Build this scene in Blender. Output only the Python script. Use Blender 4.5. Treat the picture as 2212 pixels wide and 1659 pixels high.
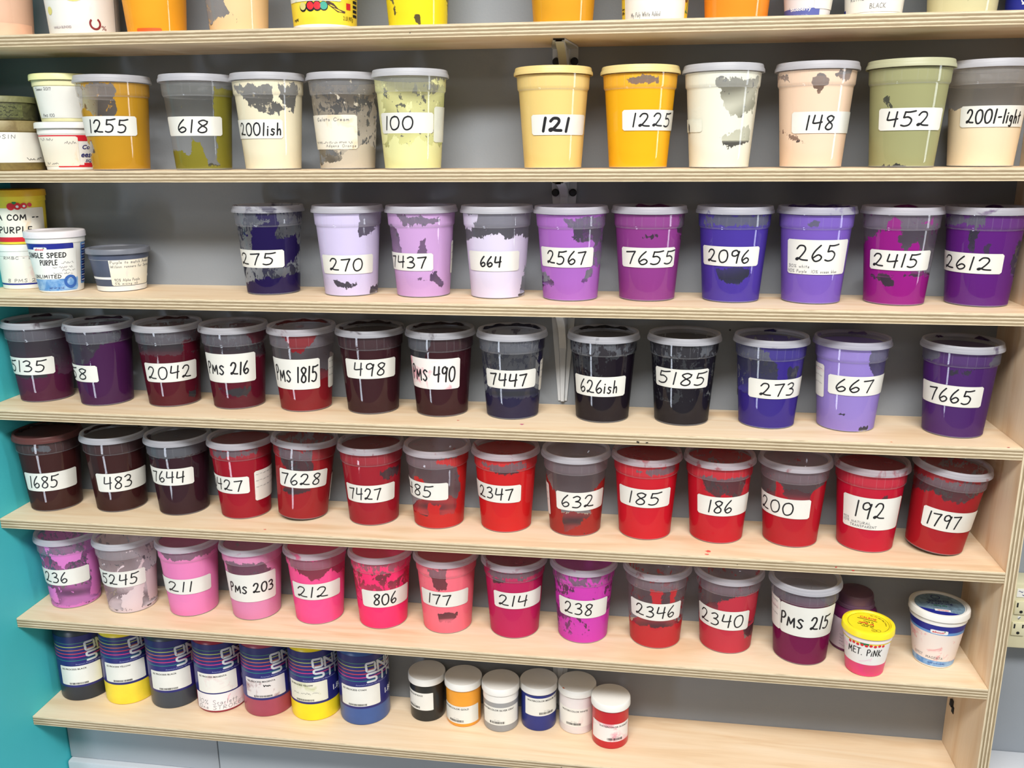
import bpy, bmesh, math, random
from math import sin, cos, pi, atan2, sqrt, hypot
from mathutils import Vector, Matrix, noise

scene = bpy.context.scene
COL = scene.collection
for o in list(bpy.data.objects):
    bpy.data.objects.remove(o, do_unlink=True)
random.seed(7)

# ------------------------------------------------------------------ camera
cam_d = bpy.data.cameras.new('camera')
cam = bpy.data.objects.new('camera', cam_d)
COL.objects.link(cam)
cam_d.sensor_fit = 'HORIZONTAL'
cam_d.sensor_width = 36.0
cam_d.lens = 36.0 * 1902.0165 / 2212.0
cam_d.clip_start = 0.05
RW = Matrix(((0.98980852, -0.02981737, 0.13924805),
             (0.14226089, 0.25097398, -0.95748311),
             (-0.00639801, 0.96753449, 0.25265803)))
cam.matrix_world = Matrix.Translation((0.28008741, -1.48833305, 0.24538557)) @ RW.to_4x4()
scene.camera = cam

# ------------------------------------------------------------------ light and exposure
scene.view_settings.view_transform = 'Standard'
scene.view_settings.look = 'None'
scene.view_settings.gamma = 1.0
scene.view_settings.use_curve_mapping = False
scene.view_settings.exposure = -0.24
scene.cycles.max_bounces = 10
scene.cycles.diffuse_bounces = 4
scene.cycles.glossy_bounces = 3
scene.cycles.transparent_max_bounces = 20
scene.cycles.caustics_reflective = False
scene.cycles.caustics_refractive = False

world = bpy.data.worlds.new('world')
scene.world = world
world.use_nodes = True
world.node_tree.nodes['Background'].inputs[0].default_value = (0.90, 0.95, 1.0, 1)
world.node_tree.nodes['Background'].inputs[1].default_value = 0.15


def area_light(name, loc, target, sx, sy, power, color):
    d = bpy.data.lights.new(name, 'AREA')
    d.shape = 'RECTANGLE'
    d.size, d.size_y, d.energy, d.color = sx, sy, power, color
    o = bpy.data.objects.new(name, d)
    COL.objects.link(o)
    o.location = loc
    v = Vector(target) - Vector(loc)
    o.rotation_euler = v.to_track_quat('-Z', 'Y').to_euler()
    return o


# ceiling fluorescent fixtures of the room, in front of the shelves
area_light('ceiling_lamp', (0.35, -2.05, 1.70), (0.3, -1.75, 0), 2.3, 0.5, 165, (1.0, 0.98, 0.945))
area_light('ceiling_lamp', (0.2, -4.3, 1.62), (0.2, -4.0, 0), 2.6, 0.55, 22, (1.0, 0.98, 0.945))
# daylight through a window in the right side wall; low light left of camera added for tub streaks
area_light('window_and_added_light', (2.42, -0.72, 0.08), (0.0, -0.4, 0.08), 0.26, 1.06, 14, (0.86, 0.92, 1.0))
area_light('window_and_added_light', (-1.13, -1.52, -0.89), (0.0, 0.0, -0.2), 0.22, 0.48, 7.0, (0.80, 0.87, 1.0))


# ------------------------------------------------------------------ helpers
def lin(c):
    out = []
    for v in c:
        v = v / 255.0
        out.append(v / 12.92 if v <= 0.04045 else ((v + 0.055) / 1.055) ** 2.4)
    return tuple(out)


def tag(o, label=None, cat=None, group=None, kind=None):
    if label: o['label'] = label
    if cat: o['category'] = cat
    if group: o['group'] = group
    if kind: o['kind'] = kind
    return o


def empty(name, loc, rz, label, cat, group=None):
    o = bpy.data.objects.new(name, None)
    o.empty_display_size = 0.03
    COL.objects.link(o)
    o.location = loc
    o.rotation_euler = (0, 0, rz)
    return tag(o, label, cat, group)


def link(name, me, m, parent=None, color=None):
    o = bpy.data.objects.new(name, me)
    COL.objects.link(o)
    if m is not None and len(me.materials) == 0:
        for x in (m if isinstance(m, (list, tuple)) else [m]):
            me.materials.append(x)
    if parent is not None: o.parent = parent
    if color: o.color = color
    return o


def mesh(name, vs, fs, smooth=True, angle=0.6):
    me = bpy.data.meshes.new(name)
    me.from_pydata(vs, [], fs)
    me.update()
    if smooth:
        me.polygons.foreach_set('use_smooth', [True] * len(me.polygons))
        me.set_sharp_from_angle(angle=angle)
    return me


def lathe_data(prof, seg=64, cap0=True, cap1=True):
    vs, fs = [], []
    n = len(prof)
    for i in range(seg):
        a = 2 * pi * i / seg
        for r, z in prof:
            vs.append((r * sin(a), -r * cos(a), z))
    for i in range(seg):
        j = (i + 1) % seg
        for k in range(n - 1):
            fs.append((i * n + k, j * n + k, j * n + k + 1, i * n + k + 1))
    if cap0: fs.append([i * n for i in range(seg)][::-1])
    if cap1: fs.append([i * n + n - 1 for i in range(seg)])
    return vs, fs


def lathe(name, prof, seg=64, cap0=True, cap1=True):
    return mesh(name, *lathe_data(prof, seg, cap0, cap1))


def box_data(x0, x1, y0, y1, z0, z1):
    vs = [(x0, y0, z0), (x1, y0, z0), (x1, y1, z0), (x0, y1, z0), (x0, y0, z1), (x1, y0, z1), (x1, y1, z1), (x0, y1, z1)]
    fs = [(3, 2, 1, 0), (4, 5, 6, 7), (0, 1, 5, 4), (1, 2, 6, 5), (2, 3, 7, 6), (3, 0, 4, 7)]
    return vs, fs


def join(*parts):
    V, F = [], []
    for vs, fs in parts:
        n = len(V)
        V += list(vs)
        F += [tuple(i + n for i in f) for f in fs]
    return V, F


def rounded_box(name, x0, x1, y0, y1, z0, z1, bev, seg=2):
    bm = bmesh.new()
    vs, fs = box_data(x0, x1, y0, y1, z0, z1)
    bv = [bm.verts.new(v) for v in vs]
    for f in fs: bm.faces.new([bv[i] for i in f])
    bmesh.ops.bevel(bm, geom=bm.edges[:], offset=bev, segments=seg, affect='EDGES', profile=0.5)
    me = bpy.data.meshes.new(name)
    bm.to_mesh(me)
    bm.free()
    me.polygons.foreach_set('use_smooth', [True] * len(me.polygons))
    me.set_sharp_from_angle(angle=0.7)
    return me


# ------------------------------------------------------------------ node materials
class NT:
    def __init__(self, name):
        self.m = bpy.data.materials.new(name)
        self.m.use_nodes = True
        self.t = self.m.node_tree
        self.t.nodes.clear()
        self.out = self.n('ShaderNodeOutputMaterial')

    def n(self, typ, **kw):
        nd = self.t.nodes.new(typ)
        for k, v in kw.items(): setattr(nd, k, v)
        return nd

    def l(self, a, b): self.t.links.new(a, b)

    def set(self, nd, idx, v):
        if hasattr(v, 'links'): self.l(v, nd.inputs[idx])
        else: nd.inputs[idx].default_value = v

    def math(self, op, a, b=None, clamp=False):
        nd = self.n('ShaderNodeMath', operation=op)
        nd.use_clamp = clamp
        self.set(nd, 0, a)
        if b is not None: self.set(nd, 1, b)
        return nd.outputs[0]

    def mix(self, fac, a, b, blend='MIX'):
        nd = self.n('ShaderNodeMix', data_type='RGBA', blend_type=blend)
        self.set(nd, 0, fac)
        for i, v in ((6, a), (7, b)):
            if isinstance(v, tuple) and len(v) == 3: v = v + (1,)
            self.set(nd, i, v)
        return nd.outputs[2]

    def mixs(self, fac, a, b):
        nd = self.n('ShaderNodeMixShader')
        self.set(nd, 0, fac)
        self.l(a, nd.inputs[1])
        self.l(b, nd.inputs[2])
        return nd.outputs[0]

    def noise(self, vec, scale, detail=3, rough=0.55, dist=0.0):
        nd = self.n('ShaderNodeTexNoise')
        if vec is not None: self.l(vec, nd.inputs['Vector'])
        nd.inputs['Scale'].default_value = scale
        nd.inputs['Detail'].default_value = detail
        nd.inputs['Roughness'].default_value = rough
        nd.inputs['Distortion'].default_value = dist
        return nd.outputs[0]

    def ramp(self, fac, stops, interp='LINEAR'):
        nd = self.n('ShaderNodeValToRGB')
        cr = nd.color_ramp
        cr.interpolation = interp
        while len(cr.elements) < len(stops): cr.elements.new(0.5)
        for e, (p, c) in zip(cr.elements, stops):
            e.position = p
            e.color = tuple(c) + (1,) if len(c) == 3 else c
        self.l(fac, nd.inputs[0])
        return nd.outputs[0]

    def maprange(self, v, a, b, c, d):
        nd = self.n('ShaderNodeMapRange')
        for i, x in enumerate((v, a, b, c, d)): self.set(nd, i, x)
        return nd.outputs[0]

    def mapping(self, vec, scale):
        nd = self.n('ShaderNodeMapping')
        self.l(vec, nd.inputs[0])
        nd.inputs['Scale'].default_value = scale
        return nd.outputs[0]

    def bsdf(self, color, rough=0.5, **kw):
        b = self.n('ShaderNodeBsdfPrincipled')
        if isinstance(color, tuple): color = tuple(color[:3]) + (1,)
        self.set(b, 'Base Color', color)
        self.set(b, 'Roughness', rough)
        for k, v in kw.items(): self.set(b, k, v)
        return b.outputs[0]

    def done(self, sh):
        self.l(sh, self.out.inputs[0])
        return self.m


_cache = {}


def plain(name, rgb, rough=0.5, var=0.06, scale=40, **kw):
    """an even colour with a faint mottled variation"""
    key = (name, rgb)
    if key in _cache: return _cache[key]
    t = NT(name)
    tc = t.n('ShaderNodeTexCoord').outputs['Object']
    nz = t.noise(tc, scale, 4)
    c = lin(rgb)
    lo = tuple(max(0, x * (1 - var)) for x in c)
    hi = tuple(min(1, x * (1 + var)) for x in c)
    col = t.ramp(nz, [(0.3, lo), (0.7, hi)])
    _cache[key] = t.done(t.bsdf(col, rough, **kw))
    return _cache[key]


def m_ply_face():
    t = NT('plywood_face')
    tc = t.n('ShaderNodeTexCoord').outputs['UV']
    rnd = t.n('ShaderNodeObjectInfo').outputs['Random']
    off = t.n('ShaderNodeCombineXYZ')
    t.l(t.math('MULTIPLY', rnd, 37.0), off.inputs[0])
    t.l(t.math('MULTIPLY', rnd, 11.0), off.inputs[1])
    va = t.n('ShaderNodeVectorMath', operation='ADD')
    t.l(tc, va.inputs[0])
    t.l(off.outputs[0], va.inputs[1])
    vec = va.outputs[0]
    n1 = t.noise(t.mapping(vec, (1.6, 13, 1)), 1.6, 3, 0.5, 1.6)
    n2 = t.noise(t.mapping(vec, (6, 160, 1)), 2.0, 4, 0.6)
    n3 = t.noise(vec, 3.0, 3)
    c = t.ramp(n1, [(0.30, lin((225, 193, 155))), (0.46, lin((235, 209, 175))), (0.62, lin((239, 217, 187)))])
    c = t.mix(t.maprange(n2, 0.42, 0.78, 0.0, 0.22), c, lin((206, 174, 134)))
    c = t.mix(t.maprange(n3, 0.62, 0.75, 0.0, 0.35), c, lin((214, 176, 128)))
    return t.done(t.bsdf(c, 0.55, **{'Specular IOR Level': 0.3}))


def m_ply_edge():
    t = NT('plywood_edge')
    tc = t.n('ShaderNodeTexCoord').outputs['UV']
    sep = t.n('ShaderNodeSeparateXYZ')
    t.l(tc, sep.inputs[0])
    wob = t.noise(t.mapping(tc, (16, 1.2, 1)), 4.0, 5, 0.65)
    v = t.math('ADD', sep.outputs[1], t.math('MULTIPLY', t.math('SUBTRACT', wob, 0.5), 0.06))
    A, Bc = (222, 207, 178), (170, 153, 124)
    A2, B2 = (212, 196, 165), (150, 133, 104)
    stops = [(0.0, A2), (0.09, B2), (0.21, Bc), (0.27, A), (0.38, B2), (0.50, Bc), (0.56, A), (0.67, B2), (0.80, Bc), (0.85, A), (0.93, A2)]
    c = t.ramp(v, [(p, lin(k)) for p, k in stops], 'CONSTANT')
    fine = t.noise(t.mapping(tc, (9, 8, 1)), 3.2, 5, 0.7)
    c = t.mix(t.maprange(fine, 0.47, 0.68, 0.0, 0.6), c, lin((116, 96, 70)))
    vo = t.n('ShaderNodeTexVoronoi')
    t.l(t.mapping(tc, (2.2, 4.3, 1)), vo.inputs['Vector'])
    vo.inputs['Scale'].default_value = 1.7
    knot = t.maprange(vo.outputs['Distance'], 0.05, 0.10, 0.8, 0.0)
    c = t.mix(knot, c, lin((105, 74, 55)))
    return t.done(t.bsdf(c, 0.65, **{'Specular IOR Level': 0.2}))


def m_paint():
    """paint in the tub: 'cover' says where the wall of the tub is coated; ragged edges by noise"""
    t = NT('ink_paint')
    oi = t.n('ShaderNodeObjectInfo')
    tc = t.n('ShaderNodeTexCoord').outputs['Object']
    off = t.n('ShaderNodeVectorMath', operation='ADD')
    t.l(tc, off.inputs[0])
    cmb = t.n('ShaderNodeCombineXYZ')
    for i, k in enumerate((13.0, 29.0, 7.0)): t.l(t.math('MULTIPLY', oi.outputs['Random'], k), cmb.inputs[i])
    t.l(cmb.outputs[0], off.inputs[1])
    vec = off.outputs[0]
    at = t.n('ShaderNodeAttribute', attribute_name='cover')
    n1 = t.noise(vec, 55, 5, 0.6, 0.6)
    n2 = t.noise(t.mapping(vec, (1, 1, 0.35)), 240, 3, 0.6)
    s = t.math('ADD', at.outputs['Fac'], t.math('MULTIPLY', t.math('SUBTRACT', n1, 0.5), 2.2))
    s = t.math('ADD', s, t.math('MULTIPLY', t.math('SUBTRACT', n2, 0.5), 0.9))
    fac = t.maprange(s, -0.03, 0.03, 0.0, 1.0)
    n3 = t.noise(vec, 22, 2)
    c = t.mix(t.maprange(n3, 0.35, 0.7, 0.0, 0.16), oi.outputs['Color'], (0.9, 0.9, 0.92), 'MULTIPLY')
    sh = t.bsdf(c, 0.6, **{'Specular IOR Level': 0.04})
    tr = t.n('ShaderNodeBsdfTransparent').outputs[0]
    sp = t.n('ShaderNodeSeparateXYZ')
    t.l(tc, sp.inputs[0])
    zz = sp.outputs[2]
    film = t.n('ShaderNodeBsdfDiffuse')
    t.l(t.mix(0.45, (0.56, 0.61, 0.72), oi.outputs['Color']), film.inputs[0])
    return t.done(t.mixs(fac, t.mixs(t.math('ADD', 0.09, t.math('MULTIPLY', t.math('GREATER_THAN', zz, 0.113), 0.15)), tr, film.outputs[0]), sh))


def m_shell():
    """thin clear polypropylene: faint milky veil, ribbed collar, glossy"""
    t = NT('clear_plastic')
    tc = t.n('ShaderNodeTexCoord').outputs['Object']
    sep = t.n('ShaderNodeSeparateXYZ')
    t.l(tc, sep.inputs[0])
    z = sep.outputs[2]
    collar = t.math('MULTIPLY', t.math('GREATER_THAN', z, 0.1125), t.math('LESS_THAN', z, 0.140))
    line = t.math('MULTIPLY', t.math('GREATER_THAN', z, 0.1130), t.math('LESS_THAN', z, 0.1150))
    foot = t.math('LESS_THAN', z, 0.0028)
    ang = t.math('ARCTAN2', sep.outputs[0], sep.outputs[1])
    rib = t.math('LESS_THAN', t.math('FRACT', t.math('MULTIPLY', ang, 4.4)), 0.06)
    v = t.math('ADD', 0.002, t.math('MULTIPLY', collar, 0.025))
    v = t.math('ADD', v, t.math('MULTIPLY', line, 0.10))
    v = t.math('ADD', v, t.math('MULTIPLY', foot, 0.16))
    v = t.math('ADD', v, t.math('MULTIPLY', t.math('MULTIPLY', rib, collar), 0.06))
    tr = t.n('ShaderNodeBsdfTransparent').outputs[0]
    df = t.n('ShaderNodeBsdfDiffuse')
    df.inputs[0].default_value = (0.80, 0.83, 0.90, 1)
    body = t.mixs(v, tr, df.outputs[0])
    lw = t.n('ShaderNodeLayerWeight')
    f = t.math('ADD', 0.035, t.math('MULTIPLY', t.math('POWER', lw.outputs['Facing'], 5.0), 0.28))
    gl = t.n('ShaderNodeBsdfGlossy')
    gl.inputs['Roughness'].default_value = 0.045
    return t.done(t.mixs(f, body, gl.outputs[0]))


def m_lid(name, tint, opaque):
    """translucent lid; object colour stains it where alpha asks for it"""
    t = NT(name)
    tc = t.n('ShaderNodeTexCoord').outputs['Object']
    oi = t.n('ShaderNodeObjectInfo')
    sep = t.n('ShaderNodeSeparateXYZ')
    t.l(tc, sep.inputs[0])
    r = t.math('SQRT', t.math('ADD', t.math('POWER', sep.outputs[0], 2.0), t.math('POWER', sep.outputs[1], 2.0)))
    rim = t.math('GREATER_THAN', r, 0.0505)
    add = t.n('ShaderNodeVectorMath', operation='ADD')
    t.l(tc, add.inputs[0])
    cmb = t.n('ShaderNodeCombineXYZ')
    t.l(t.math('MULTIPLY', oi.outputs['Random'], 31.0), cmb.inputs[0])
    t.l(t.math('MULTIPLY', oi.outputs['Random'], 17.0), cmb.inputs[1])
    t.l(cmb.outputs[0], add.inputs[1])
    nz = t.noise(add.outputs[0], 30, 4, 0.6, 0.4)
    st = t.maprange(t.math('ADD', nz, t.math('MULTIPLY', oi.outputs['Alpha'], 0.42)), 0.70, 0.80, 0.0, 1.0)
    c = t.mix(t.math('MULTIPLY', oi.outputs['Alpha'], 0.55 if not opaque else 0.0), lin(tint), oi.outputs['Color'])
    c = t.mix(t.math('MULTIPLY', st, 0.85), c, oi.outputs['Color'])
    base = t.math('ADD', 0.24 if not opaque else 0.92, t.math('MULTIPLY', rim, 0.46 if not opaque else 0.05))
    op = t.math('MAXIMUM', base, t.math('MULTIPLY', st, 0.9))
    sh = t.bsdf(c, 0.4, **{'Specular IOR Level': 0.4})
    tl = t.n('ShaderNodeBsdfTranslucent')
    t.l(c, tl.inputs[0])
    body = t.mixs(0.25, sh, tl.outputs[0])
    tr = t.n('ShaderNodeBsdfTransparent').outputs[0]
    return t.done(t.mixs(op, tr, body))


def m_wall(name, rgb, var=0.03, bump=0.15):
    t = NT(name)
    tc = t.n('ShaderNodeTexCoord').outputs['Object']
    nz = t.noise(tc, 5, 4)
    fine = t.noise(tc, 260, 2)
    c = lin(rgb)
    col = t.ramp(nz, [(0.3, tuple(x * (1 - var) for x in c)), (0.7, tuple(min(1, x * (1 + var)) for x in c))])
    b = t.n('ShaderNodeBump')
    b.inputs['Strength'].default_value = bump
    b.inputs['Distance'].default_value = 0.001
    t.l(fine, b.inputs['Height'])
    return t.done(t.bsdf(col, 0.55, Normal=b.outputs[0], **{'Specular IOR Level': 0.3}))


def m_stained(name, rgb, stain, thr=0.56, scale=35):
    t = NT(name)
    tc = t.n('ShaderNodeTexCoord').outputs['Object']
    nz = t.noise(tc, scale, 4, 0.6, 0.8)
    c = t.mix(t.maprange(nz, thr, thr + 0.14, 0.0, 0.85), lin(rgb), lin(stain))
    return t.done(t.bsdf(c, 0.55))


def m_watery(name, a, b2, scale=60):
    t = NT(name)
    tc = t.n('ShaderNodeTexCoord').outputs['Object']
    nz = t.noise(tc, scale, 4, 0.6, 1.5)
    return t.done(t.bsdf(t.ramp(nz, [(0.35, lin(a)), (0.65, lin(b2))]), 0.45))


M_FACE, M_EDGE = m_ply_face(), m_ply_edge()
M_PAINT, M_SHELL = m_paint(), m_shell()
M_LID = m_lid('lid_plastic', (214, 216, 225), False)
M_LID_Y = m_lid('lid_plastic_yellow', (246, 222, 150), True)
M_LID_PY = m_lid('lid_plastic_pale_yellow', (244, 226, 160), True)
M_LID_OL = m_lid('lid_plastic_olive', (200, 200, 165), True)
M_LID_BR = m_lid('lid_plastic_brown', (105, 62, 60), True)
M_LID_W = m_lid('lid_plastic_white', (236, 238, 238), True)
M_PAPER = plain('label_paper', (226, 226, 219), 0.55, 0.03, 30)
M_PAPER_PINK = m_stained('label_paper_stained', (236, 230, 226), (226, 150, 165), 0.52)
M_PAPER_SOFT = m_stained('label_paper_smudged', (232, 230, 222), (222, 190, 190), 0.58, 28)
M_PAPER_TAN = m_stained('label_paper_tan_stain', (230, 226, 212), (226, 196, 150), 0.58, 26)
M_PAPER_CLEAR = plain('worn_label_paper', (222, 226, 212), 0.5, 0.06, 60)
M_INK = plain('black_marker', (14, 14, 20), 0.5)
M_PENCIL = plain('grey_pen', (120, 120, 122), 0.6)
M_BLUEINK = plain('navy_print', (28, 34, 110), 0.5)
M_WHITE = plain('white_plastic', (232, 232, 228), 0.38, 0.02)
M_DARKMETAL = plain('black_steel', (18, 19, 22), 0.45)

# ------------------------------------------------------------------ writing
GL = {
 '0': (.64, [[(.34, 1), (.12, .86), (.03, .48), (.14, .08), (.34, 0), (.55, .18), (.61, .58), (.5, .92), (.3, .99)]]),
 '1': (.22, [[(.16, 1), (.09, 0)]]),
 '2': (.68, [[(.06, .76), (.2, .97), (.42, .95), (.5, .72), (.36, .38), (.14, .06), (.05, .1), (.16, .17), (.36, .07), (.66, .05)]]),
 '3': (.58, [[(.06, .88), (.28, 1), (.47, .86), (.4, .62), (.2, .54), (.2, .54), (.46, .47), (.55, .25), (.38, .03), (.06, .04)]]),
 '4': (.64, [[(.12, 1), (.05, .46), (.05, .46), (.2, .44), (.6, .52)], [(.54, 1), (.48, -.02)]]),
 '5': (.62, [[(.15, .98), (.1, .58), (.1, .58), (.32, .62), (.5, .42), (.42, .1), (.2, 0), (.02, .06)], [(.14, .97), (.38, .97), (.64, 1.04)]]),
 '6': (.52, [[(.38, 1.02), (.14, .65), (.04, .28), (.2, .01), (.42, .08), (.49, .28), (.32, .42), (.09, .22)]]),
 '7': (.58, [[(.01, .9), (.3, .93), (.55, .97), (.55, .97), (.42, .6), (.28, -.02)]]),
 '8': (.56, [[(.52, .88), (.32, 1), (.1, .84), (.24, .6), (.48, .36), (.47, .1), (.25, 0), (.07, .15), (.2, .44), (.47, .68), (.53, .9)]]),
 '9': (.56, [[(.5, .78), (.34, .99), (.11, .88), (.1, .6), (.3, .54), (.5, .74), (.53, .95), (.53, .95), (.46, .42), (.43, -.02)]]),
 'A': (.6, [[(.02, 0), (.3, 1), (.3, 1), (.56, 0)], [(.1, .35), (.48, .38)]]),
 'B': (.55, [[(.08, 0), (.08, 1), (.08, 1), (.42, .9), (.38, .6), (.08, .53), (.08, .53), (.5, .4), (.46, .08), (.08, 0)]]),
 'C': (.55, [[(.52, .82), (.3, 1), (.06, .6), (.12, .12), (.34, 0), (.54, .14)]]),
 'D': (.6, [[(.06, .02), (.08, 1), (.08, 1), (.46, .85), (.56, .4), (.3, .05), (.02, .02)]]),
 'E': (.5, [[(.46, .98), (.08, 1), (.08, 1), (.06, .02), (.06, .02), (.48, .03)], [(.07, .52), (.4, .54)]]),
 'F': (.46, [[(.44, .98), (.08, 1), (.08, 1), (.06, 0)], [(.07, .52), (.36, .54)]]),
 'f': (.28, [[(.26, .9), (.12, .95), (.1, .5), (.1, 0)], [(0, .48), (.24, .5)]]),
 'v': (.36, [[(.03, .5), (.16, 0), (.16, 0), (.32, .5)]]),
 'x': (.36, [[(.03, .5), (.32, 0)], [(.32, .5), (.03, 0)]]),
 'G': (.6, [[(.52, .86), (.28, 1), (.05, .55), (.18, .04), (.5, .1), (.54, .42), (.54, .42), (.32, .42)]]),
 'H': (.58, [[(.06, 1), (.05, 0)], [(.52, 1), (.5, 0)], [(.05, .5), (.51, .52)]]),
 'I': (.3, [[(.15, 1), (.14, 0)]]),
 'K': (.55, [[(.07, 1), (.06, 0)], [(.5, 1), (.09, .45), (.09, .45), (.54, 0)]]),
 'L': (.46, [[(.08, 1), (.06, .04), (.06, .04), (.45, .02)]]),
 'M': (.74, [[(.03, 0), (.1, .98), (.1, .98), (.33, .25), (.33, .25), (.6, 1), (.6, 1), (.68, 0)]]),
 'N': (.6, [[(.05, 0), (.06, 1), (.06, 1), (.5, .02), (.5, .02), (.54, 1)]]),
 'O': (.6, [[(.3, 1), (.06, .6), (.16, .08), (.4, .02), (.56, .45), (.44, .9), (.28, 1)]]),
 'P': (.52, [[(.08, 0), (.08, .95), (.08, .95), (.34, 1), (.48, .76), (.34, .52), (.1, .48)]]),
 'R': (.56, [[(.07, 0), (.08, .98), (.08, .98), (.46, .9), (.42, .58), (.1, .5), (.1, .5), (.52, 0)]]),
 'S': (.5, [[(.46, .86), (.26, 1), (.08, .78), (.3, .5), (.44, .24), (.26, 0), (.04, .12)]]),
 'T': (.52, [[(0, .97), (.52, 1)], [(.27, .98), (.25, 0)]]),
 'U': (.56, [[(.06, 1), (.08, .2), (.28, 0), (.48, .2), (.5, 1)]]),
 'V': (.56, [[(.04, 1), (.26, 0), (.26, 0), (.52, 1)]]),
 'W': (.8, [[(.03, 1), (.2, 0), (.2, 0), (.4, .8), (.4, .8), (.58, 0), (.58, 0), (.76, 1)]]),
 'Y': (.54, [[(.04, 1), (.26, .5)], [(.52, 1), (.2, 0)]]),
 'i': (.16, [[(.08, .5), (.06, 0)], [(.09, .68), (.1, .7)]]),
 's': (.34, [[(.3, .46), (.12, .5), (.1, .34), (.28, .2), (.18, .01), (.02, .06)]]),
 'h': (.4, [[(.08, .95), (.05, 0)], [(.06, .3), (.24, .48), (.32, .3), (.32, 0)]]),
 'l': (.16, [[(.1, .98), (.06, 0)]]),
 'g': (.36, [[(.3, .45), (.1, .48), (.06, .2), (.24, .14), (.3, .46), (.3, .46), (.26, -.2), (.06, -.22)]]),
 't': (.3, [[(.14, .8), (.12, 0)], [(.0, .5), (.3, .56)]]),
 'm': (.5, [[(.04, .0), (.05, .5)], [(.05, .36), (.18, .5), (.24, .0)], [(.24, .36), (.38, .5), (.44, 0)]]),
 'e': (.36, [[(.06, .26), (.3, .3), (.22, .5), (.06, .36), (.1, .04), (.32, .06)]]),
 'o': (.36, [[(.18, .5), (.04, .26), (.18, 0), (.32, .24), (.18, .5)]]),
 'c': (.32, [[(.28, .42), (.12, .48), (.04, .2), (.28, .02)]]),
 'a': (.36, [[(.3, .46), (.1, .46), (.05, .12), (.22, .02), (.3, .46), (.3, .46), (.33, .0)]]),
 'r': (.26, [[(.06, .5), (.06, 0)], [(.07, .32), (.24, .48)]]),
 'd': (.38, [[(.3, .4), (.1, .46), (.05, .1), (.22, .02), (.3, .3)], [(.32, 1), (.31, 0)]]),
 'u': (.36, [[(.05, .5), (.08, .06), (.26, .06), (.3, .5), (.3, .5), (.31, 0)]]),
 'b': (.36, [[(.06, 1), (.06, 0)], [(.07, .3), (.24, .46), (.3, .14), (.07, .02)]]),
 'n': (.36, [[(.05, .5), (.05, 0)], [(.06, .3), (.22, .48), (.3, 0)]]),
 'w': (.5, [[(.03, .5), (.12, 0), (.12, 0), (.24, .4), (.24, .4), (.36, 0), (.36, 0), (.46, .5)]]),
 'k': (.34, [[(.05, 1), (.05, 0)], [(.28, .5), (.06, .22), (.06, .22), (.3, 0)]]),
 'p': (.36, [[(.06, .5), (.05, -.4)], [(.07, .36), (.24, .48), (.3, .16), (.07, .04)]]),
 'y': (.34, [[(.04, .5), (.16, .1)], [(.3, .5), (.06, -.35)]]),
 '-': (.36, [[(.06, .42), (.3, .44)]]),
 '.': (.16, [[(.06, .02), (.08, .03)]]),
 '%': (.62, [[(.52, 1), (.08, 0)], [(.14, .95), (.05, .8), (.18, .7), (.22, .88), (.14, .95)], [(.46, .3), (.38, .12), (.5, .02), (.56, .2), (.46, .3)]]),
 '#': (.5, [[(.18, .95), (.12, .05)], [(.38, .95), (.32, .05)], [(.04, .66), (.48, .68)], [(.02, .32), (.46, .34)]]),
 '?': (.45, [[(.05, .8), (.22, 1), (.4, .8), (.2, .45), (.2, .25)], [(.2, .02), (.21, .03)]]),
 ' ': (.34, []),
}


def smooth_line(pts, n=6):
    if len(pts) == 2:
        return [(pts[0][0] + (pts[1][0] - pts[0][0]) * i / 4, pts[0][1] + (pts[1][1] - pts[0][1]) * i / 4) for i in range(5)]
    out = []
    P = [pts[0]] + list(pts) + [pts[-1]]
    for i in range(1, len(P) - 2):
        a, b, c, d = P[i - 1], P[i], P[i + 1], P[i + 2]
        if abs(b[0] - c[0]) + abs(b[1] - c[1]) < 1e-9: continue
        for k in range(n):
            t = k / n
            q = []
            for j in (0, 1):
                q.append(0.5 * (2 * b[j] + (c[j] - a[j]) * t + (2 * a[j] - 5 * b[j] + 4 * c[j] - d[j]) * t * t + (3 * b[j] - a[j] - 3 * c[j] + d[j]) * t ** 3))
            out.append(tuple(q))
    out.append(pts[-1])
    return out


def ribbon(pts, w, V, F):
    """flat pen stroke of width w along pts, round ends"""
    n = len(pts)
    h = w / 2
    start = len(V)
    L = []
    for i in range(n):
        a, b = pts[max(0, i - 1)], pts[min(n - 1, i + 1)]
        dx, dy = b[0] - a[0], b[1] - a[1]
        l = hypot(dx, dy) or 1e-9
        L.append((dx / l, dy / l))
    d = L[0]
    base = atan2(d[1], d[0])
    for k in range(1, 4):
        pass
    for i, (p, d) in enumerate(zip(pts, L)):
        V.append((p[0] - d[1] * h, p[1] + d[0] * h))
        V.append((p[0] + d[1] * h, p[1] - d[0] * h))
    for i in range(n - 1):
        k = start + 2 * i
        F.append((k + 1, k + 3, k + 2, k))
    for p, d, sg, idx in ((pts[0], L[0], -1, 0), (pts[-1], L[-1], 1, n - 1)):
        a0 = atan2(d[1] * sg, d[0] * sg)
        ring = [start + 2 * idx + (1 if sg > 0 else 0)]
        for k in range(1, 5):
            a = a0 - pi / 2 + pi * k / 5
            V.append((p[0] + h * cos(a), p[1] + h * sin(a)))
            ring.append(len(V) - 1)
        ring.append(start + 2 * idx + (0 if sg > 0 else 1))
        F.append(tuple(ring))


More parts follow.
